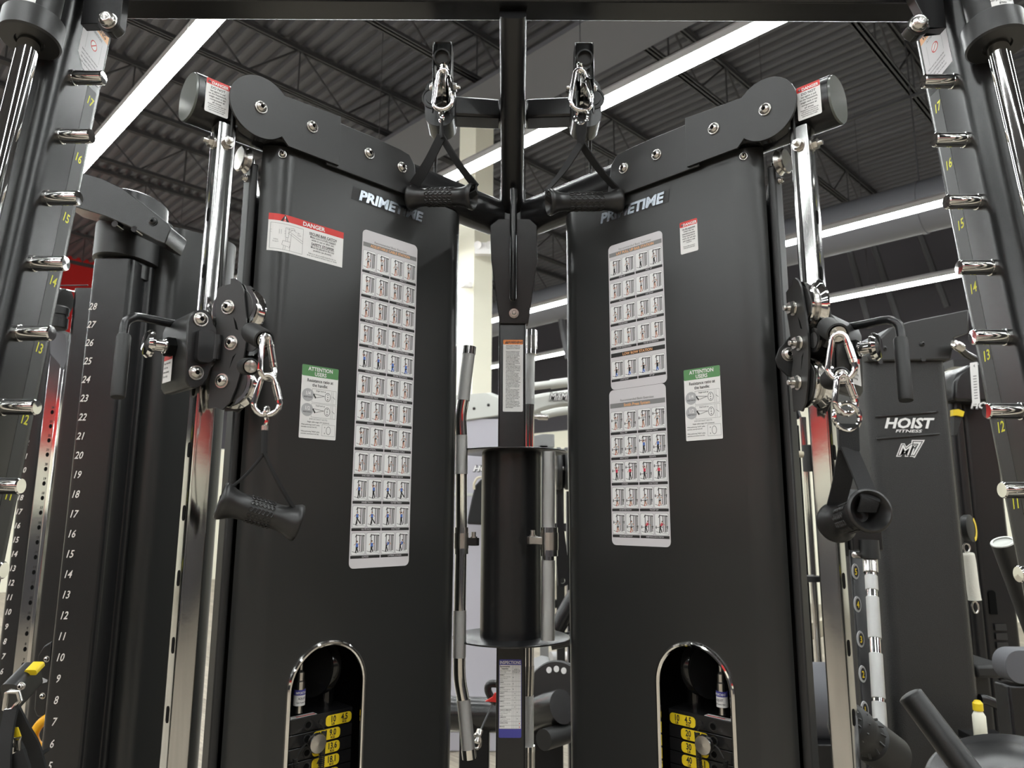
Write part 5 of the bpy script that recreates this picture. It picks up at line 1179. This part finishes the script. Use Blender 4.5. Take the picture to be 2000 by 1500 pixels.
b = B(); fr = XZ((0, Y-.10, 0)); fr2 = Fr(fr.p(*fr.px(1899,790)), V(fr.p(*fr.px(1913,788))-fr.p(*fr.px(1899,790))).normalized(), (V(fr.p(*fr.px(1894,706)))-fr.p(*fr.px(1899,790))).normalized(), (0,-1,0))
b.prism(fr2, rrect(0,.03,0,.165,.003), 0, .002, 'white'); b.text(fr2.at(.015,.145), '4', .018, 'ink', 0, 0, 'CENTER', .8, .0025)
for i in range(9): fill(b, fr2, .008, .022, .02+i*.011, .024+i*.011, 'inkgrey', .0025)
lab(b.build('instruction_strip', t), 'tall white instruction strip')
b = B(); x_ = at(1930,1140,2.8).x; frs = XZ((0, Y+.055, 0)); b.prism(frs, arch(*[frs.px(q, 1200)[0] for q in (1934,1948)], frs.px(1940,1200)[1], frs.px(1940,1160)[1]), 0, .003, 'hole'); b.build('stack_window', tw)
for i in range(12): b = B(); z = frs.px(1950,1225+i*18)[1]; b.box(frs, (frs.px(1940,1200)[0], frs.px(1962,1200)[0]), (z-.012,z+.012), (0,.004), 'ink'); b.build('weight_plate_edge', tw)
b = B(); b.box(WF, (x0-.03,x2+.02), (Y,Y+.4), (0,.05), 'powder'); b.build('base', t)
Yq = 2.75
t = thing('triceps_rope', at(1898,1125,Yq), 'thick white triceps rope hanging by the right-hand column', 'rope')
b = B(); b.tube(smoothpath([at(1890,1080,Yq), at(1894,1100,Yq), at(1899,1140,Yq), at(1904,1172,Yq)],5), [.017]+[.021]*14+[.022], 'rope', 18); b.build('rope_body', t, smooth=60)
b = B(); b.tube([at(1888,1070,Yq)+V((.012*cos(q),0,.016*sin(q))) for q in [2*pi*i/14 for i in range(14)]], .003, 'steel', 8, closed=True); b.build('ring', t); b = B(); b.tube([at(1905,1186,Yq)+V((.012*cos(q),0,.02*sin(q))) for q in [2*pi*i/14 for i in range(14)]], .003, 'steel', 8, closed=True); b.build('ring', t)
t = thing('wall_ball_holder', at(1893,1032,Yq), 'round black disc with a bright yellow rim stripe right of the big machine', 'pulley disc')
t.name = 'pulley_disc'
fr = axfr(at(1890,1032,Yq), (.65,-.75,.05)); b = B(); b.lathe(fr, [(0,-.012),(.045,-.012),(.05,-.006),(.05,.012),(.042,.014),(0,.014)], 'rubber', 36); b.build('disc', t)
b = B(); ar = [radians(a) for a in range(-75, 60, 9)]; ar2 = list(reversed(ar))
b.prism(fr, [(.049*cos(a), .049*sin(a)) for a in ar] + [(.036*cos(a), .036*sin(a)) for a in ar2], .0145, .0155, 'yellow'); lab(b.build('rim_stripe', t), 'yellow stripe')
t = thing('strap_handle', at(1872,810,2.8), 'yellow and black handle hanging by the top of the right-hand column', 'handle')
b = B(); fr, pts = poly(2.8, [(1862,800),(1872,799),(1884,804),(1881,814),(1870,811),(1862,812)]); b.prism(fr, pts, -.02, 0, 'yellow'); b.build('yellow_end', t)
b = B(); fr, pts = poly(2.81, [(1863,812),(1879,815),(1868,850),(1863,850)]); b.prism(fr, pts, -.02, 0, 'rubber'); b.build('webbing', t)
t = thing('flat_bench', at(1930,1300,2.6), 'flat black bench seat seen through the gap right of the big machine', 'bench')
z1 = at(1930,1300,2.5).z; b = B(); x0, x1 = at(1906,1300,2.5).x, at(1975,1300,2.5).x
b.box(WF, (x0,x1), (2.5,2.75), (z1-.04, z1), 'rubber'); b.build('seat_pad', t, bevel=.01)
b = B(); b.box(WF, (x0+.02,x1-.02), (2.6,2.66), (0, z1-.04), 'powder'); b.build('leg', t)
b = B(); b.tube(smoothpath([at(1914,1365,2.45), at(1925,1366,2.45), at(1950,1378,2.45), at(1970,1400,2.45)],4), .015, 'powder', 12); b.build('curved_frame', t)
t = thing('spray_bottle', at(1918,1405,2.4), 'small bottle with yellow cap low behind the big machine at right', 'bottle')
c_ = at(1916,1440,2.3); b = B(); b.lathe(Fr(c_), [(.016,0),(.018,.003),(.018,.06),(.010,.075)], 'wallcream', 20); b.build('bottle_body', t)
b = B(); b.lathe(Fr(c_+V((0,0,.075))), [(.014,0),(.014,.02),(.008,.028),(0,.028)], 'yellow', 16); lab(b.build('cap', t), 'yellow cap')
b = B(); b.box(WF, (c_.x-.02,c_.x+.09), (c_.y-.03,c_.y+.08), (c_.z-.02,c_.z), 'powder'); b.box(WF, (c_.x+.02,c_.x+.05), (c_.y+.05,c_.y+.08), (0,c_.z-.02), 'powder'); tag(b.build('low_shelf'), 'small black shelf under the yellow-capped bottle', 'shelf')

# ---- seen through the gap between the two shrouds
Y = 5.2
xl, xr = at(870,1000,Y).x, at(1010,1000,Y).x
t = thing('grey_machine_cabinet', ((xl+xr)/2,Y+.2,0), 'pale lilac-grey machine cabinet with a silver top, behind the centre mast', 'gym machine')
zc_ = at(940,818,Y).z; zt_ = at(940,772,Y).z
b = B(); b.box(WF, (xl,xr-.02), (Y,Y+.45), (.12,zc_), 'lilac'); b.box(WF, (xl,xr-.02), (Y-.004,Y), (zc_-.55,zc_-.53), 'silver'); cb = b.build('front_cover', t, bevel=.02)
fr = XZ((0,Y-.02,0)); b = B(); b.prism(fr, [fr.px(*q) for q in ((880,772),(960,766),(985,776),(990,810),(880,826))], -.48, 0, 'silver'); b.build('top_cap', t, bevel=.02)
for x, y in ((926,798),(954,791)): b = B(); u, z = fr.px(x, y); button(b, fr.at(u, z, 0), .009, 'plate'); b.build('bolt', t)
b = B(); logo(b, XZ((0,Y-.002,0)).at(*XZ((0,Y,0)).px(921,920)), .20, 'HOIST', ''); lab(b.build('maker_badge', cb), 'small HOIST lettering mostly hidden by the drum')
b = B(); b.box(WF, (xl-.1,xr-.0), (Y-.25,Y+.5), (.0,.12), 'lilac'); b.box(WF, (xl-.1,xr-.0), (Y-.26,Y+.5), (.12,.14), 'silver'); b.build('base', t, bevel=.01)
t = thing('gym_bag', at(935,980,4.95), 'black drawstring bag hanging from a gold hook beside the storage drum', 'bag')
fr, pts = poly(4.95, [(940,935),(928,948),(921,975),(914,1010),(912,1024),(960,1026),(960,938)]); b = B(); b.prism(fr, pts, -.12, 0, 'strap'); b.build('bag_body', t, bevel=.012)
b = B(); b.tube(smoothpath([at(926,956,4.93), at(926,945,4.93), at(932,934,4.93), at(940,932,4.93)],4), .008, 'creambar', 8); lab(b.build('hook', t), 'gold hook')
# silver Smith machine arm with outlined lettering
Y = 4.2
t = thing('silver_smith_machine', at(1080,800,Y), 'silver Smith machine arm with outlined MiSMITH lettering in the right half of the middle gap', 'gym machine')
fr = XZ((0,Y,0)); b = B(); b.prism(fr, [fr.px(*q) for q in ((1035,772),(1060,767),(1110,760),(1160,754),(1160,789),(1110,791),(1080,796),(1055,804),(1035,814))], -.2, 0, 'silver'); ar = b.build('arched_arm', t, bevel=.02, smooth=50)
b = B(); fr5 = fr.at(0,0,.003); u0, z0 = fr5.px(1073,781); u1, _ = fr5.px(1125,776); W = u1-u0
for sz, m_, o_, d_ in ((.36,'ink',.13,0),(.36,'white',.09,.002),(.36,'ink',.045,.004),(.36,'white',.0,.006)): b.text(fr5.at(u0, z0, d_), 'MiSMITH', W*sz, m_, o_, .25, 'LEFT', .8)
lab(b.build('model_badge', ar), 'outlined lettering MiSMITH')
b = B(); b.cyl(at(1030,756,4.0), at(1160,741,4.0), .022, 'silver', 24); b.cyl(at(1075,751,4.0), at(1160,740,4.0), .027, 'silver', 24); b.build('top_tube', t)
b = B(); b.tube(smoothpath([at(1058,812,4.1), at(1085,805,4.1), at(1120,801,4.1), at(1160,800,4.1)],4), .024, 'silver', 20); b.build('lower_tube', t, smooth=60)
b = B(); c_ = at(1052,814,3.95); b.lathe(axfr(c_, (-1,-.3,0)), [(.018,-.05),(.018,0),(.013,.01),(.013,.03),(.018,.035),(.018,.045),(0,.047)], 'steel', 20); b.build('bearing', t)
b = B(); x_ = at(1130,900,Y).x; b.box(WF, (x_-.05,x_+.12), (Y,Y+.15), (0, at(1130,790,Y).z), 'silver'); b.build('upright', t, bevel=.01)
t = thing('cardio_console', at(1062,862,5.5), 'grey rectangular console screen behind the tall chrome bar', 'console')
fr, pts = poly(5.5, [(1040,851),(1060,847),(1083,848),(1083,874),(1040,880)]); b = B(); b.prism(fr, pts, -.06, 0, 'inkgrey'); b.build('screen_housing', t, bevel=.008)
b = B(); x_ = at(1062,900,5.5).x; b.box(WF, (x_-.03,x_+.03), (5.5,5.56), (0, at(1062,870,5.5).z), 'inkgrey'); b.box(WF, (x_-.15,x_+.06), (5.4,5.58), (0,.12), 'inkgrey'); b.build('stand', t)
t = thing('black_link_arm', at(1095,1050,3.2), 'tall narrow black link arm with a round hole near its lower end', 'machine arm')
t.name = 'link_arm'
fr, pts = poly(3.2, [(1088,966),(1094,966),(1110,1100),(1112,1140),(1100,1147),(1090,1144),(1087,1100)]); b = B()
b.prism(fr, pts, -.02, 0, 'powder', [[fr.px(1099+5*cos(2*pi*i/14), 1134+6*sin(2*pi*i/14)) for i in range(14)]]); b.build('arm_plate', t, bevel=.002)
b = B(); x_ = at(1120,1100,3.3).x; b.box(WF, (x_-.03,x_+.05), (3.25,3.32), (0, at(1110,960,3.3).z), 'powder'); b.cyl(at(1086,1230,3.2), at(1125,1160,3.2), .035, 'powder', 14); b.cyl(at(1075,1256,3.2), at(1125,1245,3.2), .03, 'powder', 14); b.build('frame', t)
for i, (x, y, Y_) in enumerate(((1100,920,4.2),(1094,905,4.6),(1103,1000,4.4))):
    pass
t = thing('bench_foot', at(1095,1272,4.0), 'white round tube leg with grey rubber foot on the wood floor', 'machine leg')
b = B(); q0 = atz(1087,1283,.045); b.cyl(q0, q0+V((.9,.35,.0)), .045, 'white', 20); b.build('tube', t)
b = B(); b.cyl(q0+V((-.06,-.02,0)), q0+V((.05,.02,0)), .055, 'midgrey', 20); lab(b.build('rubber_foot', t), 'grey rubber foot')

# lever machine low behind the mast
Y = 2.45
t = thing('lever_machine', at(1000,1400,Y), 'black lever machine with a round cam plate, low behind the centre mast', 'gym machine')
b = B(); b.tube([at(870,1392,2.7), at(1000,1398,2.6), at(1040,1398,2.5)], .055, 'powder', 24); b.tube([at(1040,1398,2.5), at(1075,1385,2.4), at(1098,1380,2.36)], .050, 'powder', 24); b.build('main_tube', t, smooth=60)
b = B(); fr = axfr(at(1088,1368,2.5), (-.55,-.8,.15)); b.lathe(fr, [(0,-.02),(.118,-.02),(.122,-.012),(.122,.0),(.117,.004),(0,.004)], 'plate', 48); cm = b.build('cam_plate', t)
for a_ in (.75, .45, .15): b = B(); b.prism(fr, circ(.095*cos(a_+1.2)*1, .095*sin(a_+1.2), .010, 14), .0042, .006, 'white'); b.build('hole', cm)
b = B(); b.tube([at(1062,1445,2.3), at(1105,1432,2.38)], .03, 'rubber', 22); b.build('roller', t)
b = B(); x_ = at(1070,1480,2.5).x; b.box(WF, (x_-.05,x_+.05), (2.5,2.6), (0, at(1070,1400,2.5).z), 'powder'); x2_ = at(920,1470,2.6).x; b.box(WF, (x2_-.04,x2_+.06), (2.6,2.7), (0, at(920,1400,2.6).z), 'powder'); b.box(WF, (x2_-.1,x_+.1), (2.55,2.65), (0,.06), 'powder'); b.build('frame', t, bevel=.005)
b = B(); fr, pts = poly(2.75, [(1030,1312),(1062,1300),(1080,1304),(1078,1320),(1060,1345),(1030,1352)]); b.prism(fr, pts, -.2, 0, 'inkgrey'); b.build('side_cover', t, bevel=.01)
b = B(); b.tube(smoothpath([at(975,1336,2.5), at(957,1336,2.5), at(953,1348,2.5), at(962,1366,2.5), at(970,1372,2.5)],4), .012, 'powder', 12); b.build('hook_arm', t, smooth=60)
b = B(); fr, pts = poly(2.45, [(948,1370),(962,1362),(966,1354),(974,1354),(974,1372)]); b.prism(fr, pts, -.01, 0, 'redlab'); fr, pts = poly(2.45, [(1034,1366),(1044,1370),(1034,1376)]); b.prism(fr, pts, -.01, 0, 'redlab'); lab(b.build('red_tag', t), 'red plastic tag')
b = B(); b.tube([at(962,1374,2.45), at(938,1428,2.3)], .003, 'rubber', 8); b.tube([at(938,1426,2.3), at(930,1450,2.28)], .010, 'steel', 12); b.tube([at(931,1448,2.28)+V((.012*cos(q),0,.02*sin(q))) for q in [2*pi*i/14 for i in range(14)]], .004, 'steel', 8, closed=True); b.build('cable_end', t)

# ---- dark rack filling the rest of the middle gap
t = thing('power_rack', at(1100,1000,5.6), 'dark power rack with chrome bar deep in the middle gap, right of the drum', 'rack')
for x in (1094, 1125):
    x_ = at(x,1000,5.6).x; b = B(); b.box(WF, (x_-.03,x_+.03), (5.6,5.67), (0, at(1100,880,5.6).z), 'powder'); b.build('post', t, bevel=.004)
xa, xb = at(1080,1000,5.6).x, at(1135,1000,5.6).x
for y in (884, 1030, 1180): z = at(1100,y,5.6).z; b = B(); b.box(WF, (xa,xb), (5.61,5.66), (z-.03,z+.03), 'powder'); b.build('crossbar', t, bevel=.004)
z = at(1100,915,5.5).z; b = B(); b.cyl(V((xa-.05,5.5,z)), V((xb+.1,5.5,z)), .014, 'chrome', 14); lab(b.build('rack_bar', t), 'chrome bar')
for x_ in (xa+.04, xa+.10): b = B(); b.lathe(Fr((x_,5.5,z), (0,1,0), (0,0,1), (1,0,0)), [(.02,-.02),(.15,-.02),(.16,-.01),(.16,.01),(.15,.02),(.02,.02)], 'rubber', 32); b.build('loaded_plate', t)
b = B(); b.box(WF, (xa+.02,xb+.1), (5.55,5.75), (0,.06), 'powder'); b.build('base', t)
